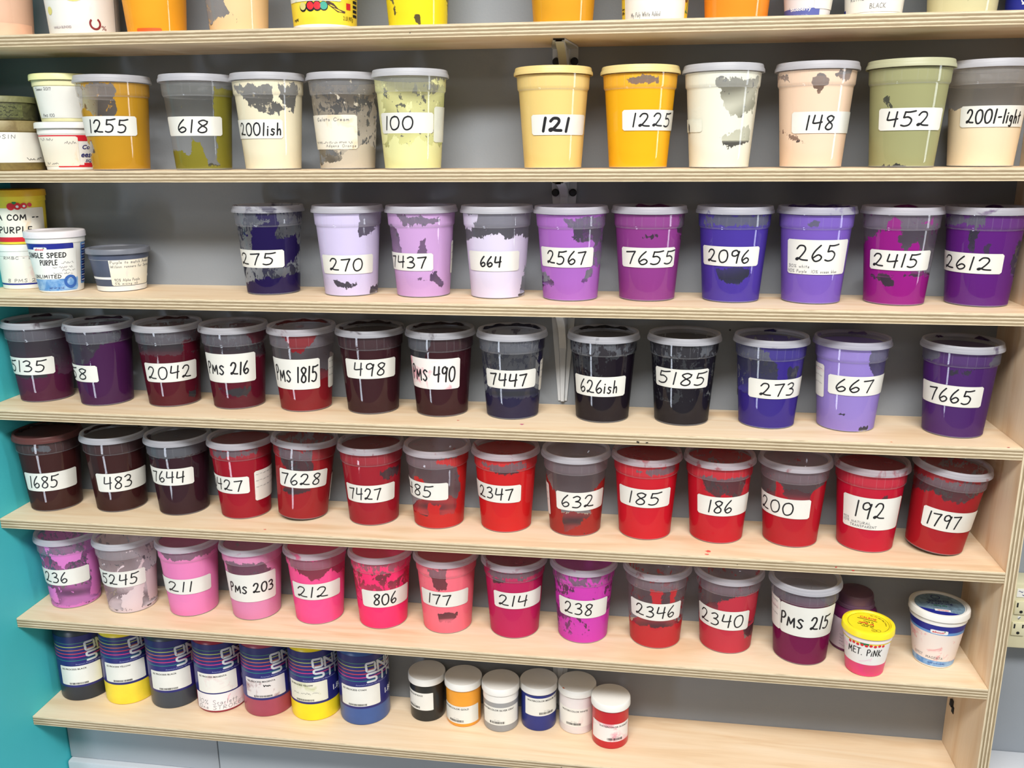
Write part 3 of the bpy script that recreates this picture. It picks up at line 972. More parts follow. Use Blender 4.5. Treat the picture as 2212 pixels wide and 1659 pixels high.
TUBS = {
 '1255': (1, (-0.5747, -0.083, 0.2236, 0.5465), (-1.5408, 0.6221, 0.0537, 0.0837), ('1255', -0.967, 0.291, 1.05, 0.64), None),
 '618': (1, (-0.4315, -0.083, 0.2236, 0.4687), (-1.3085, 0.7159, 0.0528, 0.0821), ('618', -0.778, 0.2, 1.05, 0.64), None),
 '2001ish': (1, (-0.3145, -0.083, 0.2235, 0.4002), (-1.6081, 0.3719, 0.0477, 0.0764), ('2001ish', -1.219, 0.309, 1.05, 0.64), None),
 'cream': (1, (-0.192, -0.083, 0.2234, 0.3241), (-1.5353, 0.3555, 0.0308, 0.0825), None, None),
 '100': (1, (-0.0789, -0.083, 0.2234, 0.2501), (-1.1422, 0.7222, 0.0533, 0.0832), ('100', -0.929, 0.03, 1.05, 0.64), (0.7447, 1.539, 0.0401, 0.0922)),
 '121': (1, (0.1427, -0.083, 0.2233, 0.0975), (-0.6978, 1.2216, 0.0489, 0.0779), ('121', -0.352, 0.477, 2.0, 0.64), None),
 '1225': (1, (0.2729, -0.083, 0.2232, 0.0051), (-0.5123, 1.5139, 0.0543, 0.0834), ('1225', -0.216, 1.127, 1.05, 0.64), None),
 'ivory': (1, (0.3942, -0.083, 0.2231, -0.081), (-2.5466, -0.5666, 0.0515, 0.0701), ('2', -1.534, -1.163, 1.05, 0.64), None),
 '148': (1, (0.5279, -0.083, 0.2231, -0.1745), (-0.6396, 1.5355, 0.0482, 0.0779), ('148', -0.218, 0.572, 1.05, 0.64), None),
 '452': (1, (0.6527, -0.083, 0.223, -0.2592), (-0.7785, 1.1909, 0.0509, 0.0808), ('452', -0.538, 0.645, 1.05, 0.64), None),
 '2001-light': (1, (0.7674, -0.083, 0.223, -0.3338), (-0.6929, 1.2871, 0.0549, 0.0838), ('2001-ligt', -0.501, 1.056, 1.05, 0.64), None),
 '275': (2, (-0.3383, -0.0615, 0.0202, 0.409), (-1.5559, 0.4241, 0.046, 0.0752), ('275', -0.944, 0.076, 1.05, 0.64), None),
 '270': (2, (-0.2005, -0.0615, 0.0201, 0.3249), (-1.1224, 0.8646, 0.0372, 0.068), ('270', -0.76, 0.405, 1.05, 0.64), None),
 '7437': (2, (-0.0755, -0.0615, 0.0201, 0.2442), (-1.6328, 0.3472, 0.0441, 0.0723), ('7437', -1.257, 0.103, 1.05, 0.64), (1.1928, 1.5286, 0.0356, 0.0888)),
 '664': (2, (0.05, -0.0615, 0.0201, 0.1599), (-1.1293, 0.7764, 0.0449, 0.0764), ('664', -0.601, 0.11, 1.2, 0.5), None),
 '2567': (2, (0.1715, -0.0643, 0.0201, 0.0761), (-1.1626, 0.7821, 0.0538, 0.0846), ('2567', -0.831, 0.476, 1.05, 0.64), None),
 '7655': (2, (0.2931, -0.0615, 0.02, -0.0091), (-0.934, 0.9616, 0.0535, 0.0843), ('7655', -0.744, 0.885, 1.05, 0.64), None),
 '2096': (2, (0.4245, -0.0615, 0.02, -0.1009), (-1.082, 0.8896, 0.0572, 0.087), ('2096', -0.824, 0.504, 1.05, 0.64), None),
 '265': (2, (0.5474, -0.0615, 0.02, -0.1852), (-0.8492, 1.1792, 0.0459, 0.0981), ('265', -0.556, 0.688, 1.1, 0.45), None),
 '2415': (2, (0.673, -0.0615, 0.02, -0.2687), (-0.8739, 1.0752, 0.0536, 0.0832), ('2415', -0.746, 0.607, 1.05, 0.64), None),
 '2612': (2, (0.7998, -0.0615, 0.0199, -0.3493), (-1.5278, 0.6517, 0.0501, 0.0798), ('2612', -1.211, 0.319, 1.05, 0.64), None),
 '5135': (3, (-0.8018, -0.0615, -0.1808, 0.6488), (-1.6248, 0.3552, 0.0518, 0.0836), ('5135', -1.31, 0.05, 1.05, 0.64), None),
 '258': (3, (-0.6663, -0.0708, -0.1809, 0.5887), (-2.2089, -0.2289, 0.0446, 0.0748), ('258', -1.676, -0.656, 1.05, 0.64), None),
 '2042': (3, (-0.5408, -0.0615, -0.181, 0.5221), (-1.0682, 0.9464, 0.046, 0.0803), ('2042', -0.933, 0.639, 1.05, 0.64), None),
 'PMS 216': (3, (-0.4178, -0.0615, -0.1811, 0.4549), (-1.3152, 0.6648, 0.0491, 0.1002), ('PMS 216', -1.187, 0.374, 1.3, 0.42), None),
 'PMS 1815': (3, (-0.2936, -0.0615, -0.1812, 0.3823), (-1.4412, 0.5388, 0.0409, 0.0942), ('PMS 1815', -2.288, 0.432, 1.3, 0.5), (0.9312, 1.5198, 0.0363, 0.09)),
 '498': (3, (-0.1715, -0.0615, -0.1813, 0.3065), (-0.996, 0.884, 0.0639, 0.0973), ('498', -0.647, 0.42, 1.05, 0.64), None),
 'PMS 490': (3, (-0.049, -0.0615, -0.1814, 0.2267), (-1.3293, 0.6507, 0.0494, 0.102), ('PMS 490', -1.928, 0.452, 1.3, 0.48), None),
 '7447': (3, (0.0733, -0.0615, -0.1815, 0.1439), (-1.018, 0.8742, 0.0544, 0.0858), ('7447', -0.815, 0.474, 1.2, 0.64), (1.1267, 1.5144, 0.0439, 0.0972)),
 '626ish': (3, (0.2253, -0.0615, -0.1816, 0.0384), (-1.1076, 0.8303, 0.0458, 0.0793), ('626ish', -0.817, 0.498, 1.05, 0.64), None),
 '5185': (3, (0.3559, -0.0615, -0.1817, -0.0531), (-1.0007, 0.9022, 0.0642, 0.0955), ('5185', -0.852, 0.764, 1.05, 0.64), None),
 '273': (3, (0.4928, -0.0615, -0.1819, -0.148), (-0.6514, 1.5197, 0.0514, 0.0831), ('273', -0.272, 0.886, 1.05, 0.64), (-1.5127, -1.5141, 0.0408, 0.0945)),
 '667': (3, (0.617, -0.0615, -0.182, -0.2319), (-0.6349, 1.5176, 0.0606, 0.0918), ('667', -0.384, 0.77, 1.05, 0.64), (-1.5194, -0.8025, 0.0505, 0.1043)),
 '7665': (3, (0.7769, -0.0734, -0.1821, -0.3377), (-1.2578, 0.7984, 0.0508, 0.0838), ('7665', -0.846, 0.458, 1.05, 0.64), None),
 '1685': (4, (-0.7952, -0.0732, -0.3869, 0.6498), (-1.1737, 0.8731, 0.0416, 0.0769), ('1685', -0.93, 0.119, 1.05, 0.64), None),
 '483': (4, (-0.6695, -0.0615, -0.3866, 0.5872), (-0.88, 1.1677, 0.0415, 0.0775), ('483', -0.601, 0.402, 1.05, 0.64), None),
 '7644': (4, (-0.5444, -0.0615, -0.3863, 0.524), (-1.562, 0.418, 0.0604, 0.0926), ('7644', -1.379, 0.076, 1.05, 0.64), None),
 '0427': (4, (-0.4211, -0.0615, -0.386, 0.4568), (-1.8139, 0.1661, 0.0507, 0.0827), ('0427', -1.451, -0.091, 1.05, 0.64), (0.3546, 1.5113, 0.0326, 0.0895)),
 '7628': (4, (-0.3162, -0.0615, -0.3858, 0.3958), (-1.0015, 0.8637, 0.0614, 0.0941), ('7628', -0.901, 0.515, 1.05, 0.64), (1.2328, 1.5063, 0.0249, 0.0777)),
 '7427': (4, (-0.18, -0.0615, -0.3855, 0.3119), (-1.145, 0.8594, 0.0447, 0.0775), ('7427', -0.961, 0.256, 1.05, 0.64), None),
 '485': (4, (-0.0604, -0.0615, -0.3852, 0.2343), (-1.6371, 0.3429, 0.0557, 0.0877), ('485', -1.246, -0.226, 1.05, 0.64), None),
 '2347': (4, (0.0607, -0.0615, -0.3849, 0.1525), (-1.4451, 0.5349, 0.057, 0.089), ('2347', -1.104, 0.222, 1.05, 0.64), None),
 '632': (4, (0.1841, -0.0615, -0.3846, 0.0672), (-0.6994, 1.1997, 0.0488, 0.0821), ('632', -0.5, 0.66, 1.05, 0.64), (-1.5047, -1.102, 0.0294, 0.0876)),
 '185': (4, (0.3014, -0.0615, -0.3843, -0.015), (-1.0272, 0.916, 0.0605, 0.0937), ('185', -0.601, 0.486, 1.05, 0.64), None),
 '186': (4, (0.4226, -0.0615, -0.3841, -0.0995), (-0.6989, 1.3604, 0.0515, 0.0854), ('186', -0.312, 0.484, 1.05, 0.64), None),
 '200': (4, (0.5444, -0.0615, -0.3838, -0.1831), (-1.5067, 0.6157, 0.0527, 0.0867), ('200', -1.386, 0.047, 1.05, 0.64), None),
 '192': (4, (0.667, -0.063, -0.3835, -0.265), (-0.8073, 1.2392, 0.0414, 0.0967), ('192', -0.382, 0.546, 1.1, 0.5), None),
 '1797': (4, (0.7759, -0.0655, -0.3832, -0.3353), (-0.5708, 1.5074, 0.0426, 0.0779), ('1797', -0.396, 0.591, 1.05, 0.64), None),
 '236': (5, (-0.7879, -0.0677, -0.5874, 0.6446), (-1.5082, 0.5856, 0.0508, 0.084), ('236', -1.509, -0.247, 1.05, 0.64), None),
 '5245': (5, (-0.6673, -0.0699, -0.5874, 0.5889), (-1.5072, 0.5512, 0.0563, 0.0889), ('5245', -1.226, 0.249, 1.05, 0.64), None),
 '211': (5, (-0.5437, -0.0657, -0.5874, 0.5249), (-1.5032, 0.7264, 0.048, 0.0794), ('211', -1.012, -0.027, 1.05, 0.64), None),
 'PMS 203': (5, (-0.4187, -0.0628, -0.5874, 0.4558), (-1.3137, 0.8277, 0.0393, 0.0956), ('PMS 203', -1.058, 0.669, 1.3, 0.34), None),
 '212': (5, (-0.2949, -0.0615, -0.5874, 0.3831), (-1.1124, 0.8937, 0.0523, 0.0847), ('212', -0.87, 0.321, 1.05, 0.64), None),
 '806': (5, (-0.1715, -0.0615, -0.5873, 0.3065), (-0.8256, 1.1593, 0.0457, 0.0798), ('806', -0.363, 0.492, 1.2, 0.64), None),
 '177': (5, (-0.0498, -0.0615, -0.5873, 0.2272), (-1.0992, 0.8463, 0.0556, 0.0862), ('177', -0.745, 0.115, 1.05, 0.64), None),
 '214': (5, (0.0746, -0.0615, -0.5873, 0.143), (-0.7932, 1.1611, 0.0613, 0.0932), ('214', -0.602, 0.449, 1.05, 0.64), None),
 '238': (5, (0.1983, -0.0615, -0.5873, 0.0573), (-0.9739, 0.9792, 0.052, 0.087), ('238', -0.706, 0.31, 1.05, 0.64), None),
 '2346': (5, (0.3267, -0.0615, -0.5873, -0.0326), (-1.0093, 0.9749, 0.0566, 0.0898), ('2346', -0.751, 0.655, 1.05, 0.64), None),
 '2340': (5, (0.4489, -0.0615, -0.5873, -0.1178), (-1.1957, 0.837, 0.0473, 0.0837), ('2340', -0.995, 0.584, 1.05, 0.64), None),
 'PMS 215': (5, (0.5725, -0.0807, -0.5873, -0.2048), (-0.7478, 1.2574, 0.055, 0.1109), ('PMS 215', -0.726, 0.942, 1.3, 0.42), (-1.4932, -0.756, 0.0558, 0.1127)),
}

# number: (colour, level, coverage above it, polygons, coverage at the back, (lid, smear), words, dried paint on lid, tilt)
STYLE = {
 '1255': ((196, 146, 38), .10, 1, [(Q, [(-1, 1), (.02, 1), (.02, .85), (.0, .7), (-.15, .57), (-.55, .62), (-.75, .7), (-1, .72)]), (Q, [(-1.1, .34), (-.85, .34), (-.8, .2), (-1.1, .2)])], -.2, ('', .12), 'mustard ochre paint'),
 '618': ((142, 136, 48), .06, -.75, [(P, [(.45, .93), (1.1, .92), (1.1, 0), (.5, 0), (.45, .5)]), (P, [(-.3, .35), (-.05, .35), (.25, 0), (-1.1, 0), (-1.1, .24), (-.6, .2), (-.45, .15)])], -.6, ('', 0), 'olive green paint smears'),
 '2001ish': ((242, 233, 203), .3, 1, [(Q, [(-.95, .95), (.85, .95), (.75, .62), (.4, .66), (.1, .62), (-.5, .68), (-.85, .85)]), (P, [(.15, 1), (.32, 1), (.28, .8), (.62, .68), (.1, .78)])], -.3, ('', .1), 'cream paint'),
 'cream': ((206, 196, 178), .07, -.28, [(P, [(-.1, .2), (.6, .3), (1.1, .25), (1.1, 0), (-.3, 0)]), (Q, [(-.9, .8), (-.2, .85), (-.2, .62), (-.9, .55)])], .1, ('', 0), 'beige leftovers'),
 '100': ((236, 235, 170), .26, -.3, [(P, [(-1.1, .95), (-.85, .9), (-.75, .55), (-.8, .3), (-1.1, .3)]), (P, [(-.75, .3), (-.5, .36), (-.4, .28), (.0, .28), (.2, .37), (.5, .28), (1.1, .26), (1.1, 0), (-1, 0)]), (P, [(.5, .97), (1.1, .97), (1.1, .9), (.6, .92)])], .2, ('', 0), 'pale yellow paint'),
 '121': ((244, 212, 132), .6, 1.2, [], 1, ('y', 0), 'buttery yellow paint and a yellow lid'),
 '1225': ((252, 184, 28), .6, 1.2, [(Q, [(-.4, .93), (.0, .97), (.5, .97), (.45, .91), (-.1, .90)])], 1, ('py', .1), 'bright orange yellow paint'),
 'ivory': ((240, 240, 222), .3, 1, [(Q, [(-.2, .93), (.9, .93), (.9, .6), (.5, .52), (.25, .55), (.05, .7)]), (Q, [(0, .32), (.85, .45), (.9, .3), (.3, .2)])], .3, ('', .1), 'ivory paint'),
 '148': ((248, 216, 188), .3, 1, [(Q, [(-.1, .93), (.2, .95), (.3, .87), (.1, .78), (-.15, .85)]), (Q, [(.4, 1), (.85, 1), (.8, .9), (.45, .9)]), (Q, [(-1.1, 1), (-.7, 1), (-.7, .91), (-1.1, .91)]), (Q, [(-1.1, .42), (-.3, .28), (.0, .22), (-.7, .33)])], .3, ('', .12), 'peach paint'),
 '452': ((176, 176, 126), .5, 1.1, [(Q, [(-.6, .70), (-.45, .7), (-.28, .58), (-.4, .58)]), (Q, [(-.8, 0), (-.2, .05), (.2, 0), (0, -.1)])], .9, ('ol', 0), 'khaki green paint'),
 '2001-light': ((246, 226, 192), .60, -1.3, [], -.6, ('', 0), 'pale cream paint'),
 '275': ((38, 24, 88), .10, -.4, [(P, [(-.5, .86), (.3, .9), (.1, .66), (.8, .75), (.95, .55), (.75, .4), (.35, .35), (-.6, .45), (-.6, .7)]), (P, [(-.3, .2), (1.1, .25), (1.1, 0), (-1.1, 0), (-1.1, .12)]), (P, [(-.35, 1), (.3, 1), (.2, .92), (-.3, .92)])], -.1, ('', .45), 'dark navy ink smears', [(-1.0, .2)]),
 '270': ((216, 206, 241), .4, 1.1, [(Q, [(.3, 1), (1.1, 1), (.95, .85), (.65, .75), (.3, .7), (.3, .8)]), (Q, [(-.6, .19), (.3, .16), (.0, .10), (-.5, .12)]), (Q, [(.7, .08), (1.1, .12), (1.1, 0), (.6, 0)])], .9, ('', .1), 'pale lilac paint'),
 '7437': ((206, 164, 218), .1, 1, [(Q, [(-.7, 1), (.5, .95), (.3, .89), (-.5, .88)]), (Q, [(-1.1, .88), (-.8, .88), (-.68, .6), (-.78, .40), (-1.1, .40)]), (Q, [(-.05, .7), (.1, .7), (.1, .42), (-.3, .42), (-.2, .58)]), (Q, [(-.35, .25), (.2, .22), (.4, .3), (.8, .15), (.6, .10), (.3, .2), (-.1, .2)])], .3, ('', .1), 'pinkish mauve paint'),
 '664': ((226, 218, 242), .05, -1.2, [(P, [(-1.1, .69), (.1, .79), (.25, .71), (.6, .76), (1.1, .72), (1.1, 0), (-1.1, 0)]), (P, [(-1.1, 1), (-.6, 1), (-.7, .85), (-1.1, .8)]), (Q, [(.95, .4), (1.1, .4), (1.1, 0), (.75, 0)])], -.4, ('', .05), 'very pale lavender paint'),
 '2567': ((172, 106, 196), .18, 1, [(Q, [(-.2, .95), (1.1, 1), (1.1, .4), (.7, .4), (.7, .7), (.35, .72), (.1, .72), (.05, .85)]), (Q, [(-1.1, .35), (-.7, .3), (-.6, .2), (-1.1, .1)]), (Q, [(.5, .35), (.75, .4), (.7, .25), (.3, .2)])], -.1, ('', .1), 'orchid purple paint'),
 '7655': ((154, 66, 150), .3, 1.1, [(Q, [(.8, 1), (1.1, 1), (1.1, .7), (.85, .78)]), (Q, [(-.3, .75), (.4, .79), (.6, .77), (0, .73)])], .4, ('', .12), 'magenta purple paint', [(2.4, 3.6)]),
 '2096': ((82, 62, 172), .2, 1.1, [(Q, [(-.8, 1), (.9, 1), (.9, .885), (-.8, .885)]), (Q, [(-.5, .4), (.55, .4), (.6, .3), (.2, .22), (-.4, .25)])], .5, ('', .15), 'blue violet paint'),
 '265': ((122, 92, 190), .5, 1.2, [(Q, [(-.4, .93), (.1, .93), (0, .91), (-.4, .91)])], .9, ('', .3), 'medium violet paint', [(1.9, 4.2)]),
 '2415': ((160, 30, 142), .33, -.35, [(P, [(-.85, .75), (-.35, .85), (-.2, 1.0), (.0, .95), (-.05, .72), (.2, .62), (.5, .75), (.55, .55), (.4, .35), (-1.1, .3), (-1.1, .6)]), (Q, [(-.7, .33), (-.1, .33), (0, .2), (-.4, .24)])], -.3, ('', .12), 'hot magenta paint', [(2.7, 3.4)]),
 '2612': ((104, 36, 136), .35, 1, [(Q, [(-.4, .85), (-.15, .85), (-.2, .6), (-.35, .6)]), (Q, [(.05, .7), (.2, .7), (.25, .58), (.1, .58)]), (Q, [(.85, .7), (1.1, .7), (1.1, .3), (.85, .35)]), (Q, [(-1.1, 1), (0, 1), (0, .89), (-1.1, .89)])], .2, ('', .2), 'deep purple paint', [(2.7, 3.2)]),
 '5135': ((98, 34, 72), .34, -1.0, [(P, [(.1, .5), (.5, .5), (.4, .3), (0, .3)])], .3, ('', .2), 'plum paint', [(-1.9, -.9), (2.6, 3.3)]),
 '258': ((82, 32, 88), .4, .8, [(Q, [(-1.1, 1), (.6, 1), (.6, .88), (.0, .82), (-.4, .62), (-1.1, .5)])], .2, ('', .15), 'dark purple paint', [(2.2, 3.6)]),
 '2042': ((100, 20, 40), .70, -1.2, [(P, [(.4, .85), (1.1, .9), (1.1, .7), (.4, .7)]), (Q, [(.5, .2), (.8, .2), (.75, .1), (.5, .1)])], .1, ('', .1), 'maroon paint', [(2.3, 3.5)]),
 'PMS 216': ((106, 20, 44), .66, -1.1, [(P, [(.3, 1.1), (1.1, 1.1), (.9, .85), (.5, .85)]), (Q, [(-.7, .28), (.5, .28), (.3, .17), (-.4, .19)])], .1, ('', .2), 'wine red paint'),
 'PMS 1815': ((142, 30, 40), .42, -1.2, [(P, [(-.7, 1.1), (.6, 1.1), (.2, .87), (-.1, .79), (-.4, .84)])], -.4, ('', .25), 'brick red paint', [(2.0, 4.2)]),
 '498': ((66, 28, 36), .8, 1.2, [], 1, ('', .3), 'dark maroon paint up to the lid', [(-1.7, -1.2), (2.3, 4.0)]),
 'PMS 490': ((66, 24, 34), .4, 1, [(Q, [(-1.1, 1.1), (-.1, 1.1), (-.5, .75), (-.9, .6), (-1.1, .6)])], .4, ('', .25), 'oxblood paint', [(2.2, 4.3)]),
 '7447': ((44, 40, 78), .28, -1.2, [(P, [(.75, 1.1), (1.1, 1.1), (1.1, .3), (.92, .5)])], -.1, ('', .1), 'dark indigo paint', [(1.9, 4.4), (2.2, 2.9)]),
 '626ish': ((28, 18, 32), .42, -.05, [(P, [(.1, .8), (.9, .85), (1.1, .4), (.2, .4)])], .3, ('', .15), 'blackish purple paint', [(2.2, 4.1)]),
 '5185': ((28, 24, 36), .3, .1, [], .2, ('', .1), 'near black paint'),
 '273': ((62, 46, 146), .42, -1.0, [(P, [(-.5, 1.1), (1.1, 1.1), (1.1, .4), (.3, .45), (.2, .8), (0, .9)]), (Q, [(.55, .75), (.85, .75), (.8, .55), (.6, .55)])], .2, ('', .1), 'royal blue violet paint', [(3.0, 3.4)]),
 '667': ((150, 130, 206), .5, 1.1, [(Q, [(.55, 1.1), (1.1, 1.1), (1.1, .62), (.75, .65), (.6, .75), (.5, .85)]), (Q, [(-.3, .24), (.0, .24), (0, .2), (-.25, .2)]), (Q, [(.45, .06), (.8, .1), (.8, 0), (.5, 0)])], .6, ('', .3), 'lilac periwinkle paint', [(2.7, 3.3)]),
 '7665': ((82, 40, 116), .45, .8, [(Q, [(-1.1, 1), (-.5, 1), (-.5, .89), (-1.1, .86)]), (Q, [(.8, 1), (1.1, 1), (1.1, .87), (.7, .87)]), (Q, [(-.3, .82), (.35, .82), (.3, .76), (-.3, .76)])], .5, ('', .15), 'dark violet paint', [(-2.5, -2.25), (2.3, 2.8)]),
 '1685': ((72, 32, 31), .8, 1.2, [(Q, [(-.5, .95), (0, .95), (0, .9), (-.5, .9)])], 1, ('br', .2), 'dark brown paint under a brown lid', [(1.9, 4.3)]),
 '483': ((68, 30, 31), .8, 1.2, [], 1, ('', .1), 'chocolate brown paint', [(1.9, 4.5)]),
 '7644': ((62, 29, 42), .5, 1, [(Q, [(-1.1, 1.1), (1.1, 1.1), (.8, .87), (-.3, .82), (-1.1, .8)])], .6, ('', .2), 'dark burgundy paint', [(-1.9, -1.2)]),
 '0427': ((172, 18, 42), .5, 1.1, [(Q, [(-.9, 1), (.5, 1), (.5, .91), (-.9, .89)])], .7, ('', .15), 'crimson paint'),
 '7628': ((170, 34, 42), .3, 1, [(Q, [(-.9, 1), (.2, 1), (.25, .75), (.2, .42), (-.3, .36), (-.9, .38), (-.2, .6), (-.7, .75)])], .1, ('', .15), 'rusty crimson paint'),
 '7427': ((172, 28, 46), .4, 1.1, [(Q, [(.25, .77), (.9, .77), (.9, .66), (.35, .64)])], .7, ('', .3), 'cherry red paint'),
 '485': ((214, 42, 42), .2, -1.3, [(P, [(-.2, .97), (1.1, 1), (1.1, 0), (.6, .2), (.78, .6), (.6, .85)]), (P, [(-.75, .7), (-.55, .7), (-.3, .5), (-.55, .45), (-1, .5)]), (P, [(-.4, .35), (.1, .35), (0, .2), (-.4, .2)])], -.5, ('', .25), 'scarlet paint streaks'),
 '2347': ((226, 32, 36), .5, 1.1, [(Q, [(-.8, .95), (.6, .95), (.6, .87), (.2, .8), (-.2, .82), (-.7, .9)])], .8, ('', .3), 'vivid scarlet paint'),
 '632': ((176, 46, 42), .05, -1.3, [(P, [(-1.1, .78), (-.7, .6), (-.45, .3), (-.4, 0), (-1.1, 0)]), (P, [(1.1, .75), (.6, .62), (.5, .4), (.6, .3), (-.4, .02), (1.1, 0)])], -.5, ('', .12), 'rusty red paint streaks'),
 '185': ((222, 26, 46), .5, 1.1, [(Q, [(-.3, .93), (.9, 1), (.8, .89), (.1, .9)])], .8, ('', .35), 'bright red paint'),
 '186': ((212, 26, 46), .4, 1, [(Q, [(-.6, .9), (.9, .9), (.7, .62), (.2, .68), (.0, .6), (-.3, .66), (-.5, .8)])], .2, ('', .3), 'blotchy bright red paint'),
 '200': ((196, 26, 44), .5, -1.2, [(P, [(-.5, .85), (-.4, .85), (-.05, .6), (-.1, .5), (-.6, .5)]), (P, [(.55, .72), (1.1, .88), (1.1, .4), (.5, .5)])], -.3, ('', .2), 'deep red paint'),
 '192': ((212, 22, 56), .6, 1.2, [(Q, [(.2, .72), (.5, .74), (.5, .66), (.25, .66)])], .9, ('', .35), 'raspberry red paint'),
 '1797': ((184, 28, 40), .5, 1, [(Q, [(-1.1, .9), (1.1, 1), (1.1, .88), (.6, .74), (.2, .72), (-.4, .76), (-1.1, .7)])], .1, ('', .15), 'dark red paint leaning right', (), .10),
 '236': ((224, 128, 206), .05, -.3, [(P, [(-.75, .9), (-.2, .86), (.4, .86), (.3, .72), (-.1, .74), (-.3, .64)]), (P, [(.5, .8), (1.1, .9), (1.1, .1), (.5, .12), (.62, .4)]), (P, [(-1.1, .3), (-.7, .33), (-.7, .1), (-1, .1)])], .05, ('', .1), 'orchid pink smears'),
 '5245': ((228, 208, 212), .06, -.35, [(P, [(-.4, .28), (.2, .45), (.5, .4), (.3, .05), (-.2, .03), (-.5, .1)]), (P, [(.5, .6), (1.1, .6), (1.1, .1), (.6, .1)]), (P, [(.0, .55), (.55, .8), (.5, .72), (.2, .6)])], .2, ('', 0), 'pale pink smears'),
 '211': ((242, 136, 194), .4, 1.1, [(Q, [(-.9, 1), (1.1, 1), (.9, .91), (-.7, .88)])], .9, ('', .15), 'bubblegum pink paint'),
 'PMS 203': ((228, 140, 184), .3, 1.1, [(Q, [(-.95, .9), (.3, .88), (.6, .7), (.2, .6), (-.85, .6)])], .4, ('', .1), 'dusky pink paint'),
 '212': ((255, 84, 150), .3, 1, [(Q, [(-1.1, 1), (1.1, 1), (1.1, .72), (.7, .70), (.5, .82), (.3, .74), (-.2, .68), (-.7, .8)])], .7, ('', .2), 'hot pink paint'),
 '806': ((255, 52, 116), .42, -.05, [(P, [(-.7, .8), (-.1, .75), (0, .68), (-.6, .68)]), (P, [(.3, .87), (.9, .82), (.5, .70), (.2, .72)])], .6, ('', .2), 'fluorescent pink paint'),
 '177': ((252, 116, 134), .15, .7, [(Q, [(-.6, .97), (.0, .97), (-.05, .7), (-.4, .66)]), (Q, [(-.4, .3), (.4, .32), (.1, .17), (-.3, .2)])], .6, ('', .2), 'coral pink paint'),
 '214': ((194, 30, 90), .5, 1.1, [(Q, [(-.7, .88), (-.3, .88), (-.5, .78), (-.7, .8)]), (Q, [(.4, .88), (.7, .85), (.5, .82)]), (Q, [(-.8, 1), (.9, 1), (.9, .92), (-.8, .9)])], .7, ('', .3), 'raspberry pink paint'),
 '238': ((212, 64, 182), .12, .0, [(P, [(-.3, .87), (.35, .87), (.35, .2), (-.2, .45)]), (P, [(.4, .8), (.75, .85), (.7, .4), (.45, .4)]), (P, [(.3, .4), (1.1, .45), (1.1, 0), (.2, 0)])], .6, ('', .2), 'orchid magenta paint'),
 '2346': ((212, 50, 58), .14, -.5, [(P, [(-.2, .87), (.2, .87), (.2, .6), (-.1, .55)]), (P, [(.5, .87), (.72, .84), (.5, .6), (.4, .62)]), (P, [(-.8, .3), (1.1, .35), (1.1, 0), (-1.1, 0), (-1.1, .3)])], -.2, ('', .2), 'coral red smears'),
 '2340': ((196, 50, 68), .38, -.5, [(P, [(-.3, .75), (.1, .78), (.4, .87), (1.1, .82), (1.1, .45), (-.3, .45)]), (Q, [(.6, .4), (1.1, .42), (1.1, .2), (.7, .22)])], -.2, ('', .15), 'dusty red paint'),
 'PMS 215': ((126, 14, 78), .62, -1.3, [], -.5, ('', .1), 'dark magenta paint'),
}


SHELF_NAME = ['top shelf', 'second shelf', 'third shelf', 'fourth shelf', 'fifth shelf', 'sixth shelf', 'lowest shelf']
FIX_XY = {'121': (0.143, -0.092), '2567': (0.1705, -0.073), '5135': (-0.791, -0.0625), '2612': (0.7915, -0.0625), '2415': (0.6715, -0.0625), '2001-light': (0.772, -0.0655), '452': (0.6535, -0.096),
          '1255': (-0.572, -0.0955), '618': (-0.4335, -0.083), '2001ish': (-0.3135, -0.083), 'cream': (-0.1945, -0.064), '100': (-0.0775, -0.096),
          '0427': (-0.4225, -0.0625), '7628': (-0.3135, -0.0625), '192': (0.6640, -0.066), '1797': (0.7725, -0.0675), '632': (0.1822, -0.062), '185': (0.3022, -0.062)}
EDGE_TEXT = {'275': -1.3, '7437': -1.35, '5135': -1.4, '258': -2.1, '0427': -1.6, '485': -1.45, 'PMS 1815': -1.2, 'PMS 490': -1.2}
EXTRA_WORDS = {'cream': 'clear deli tub of beige leftovers with a square pencilled note label',
               'ivory': 'clear deli tub of ivory paint with only a worn pale label'}
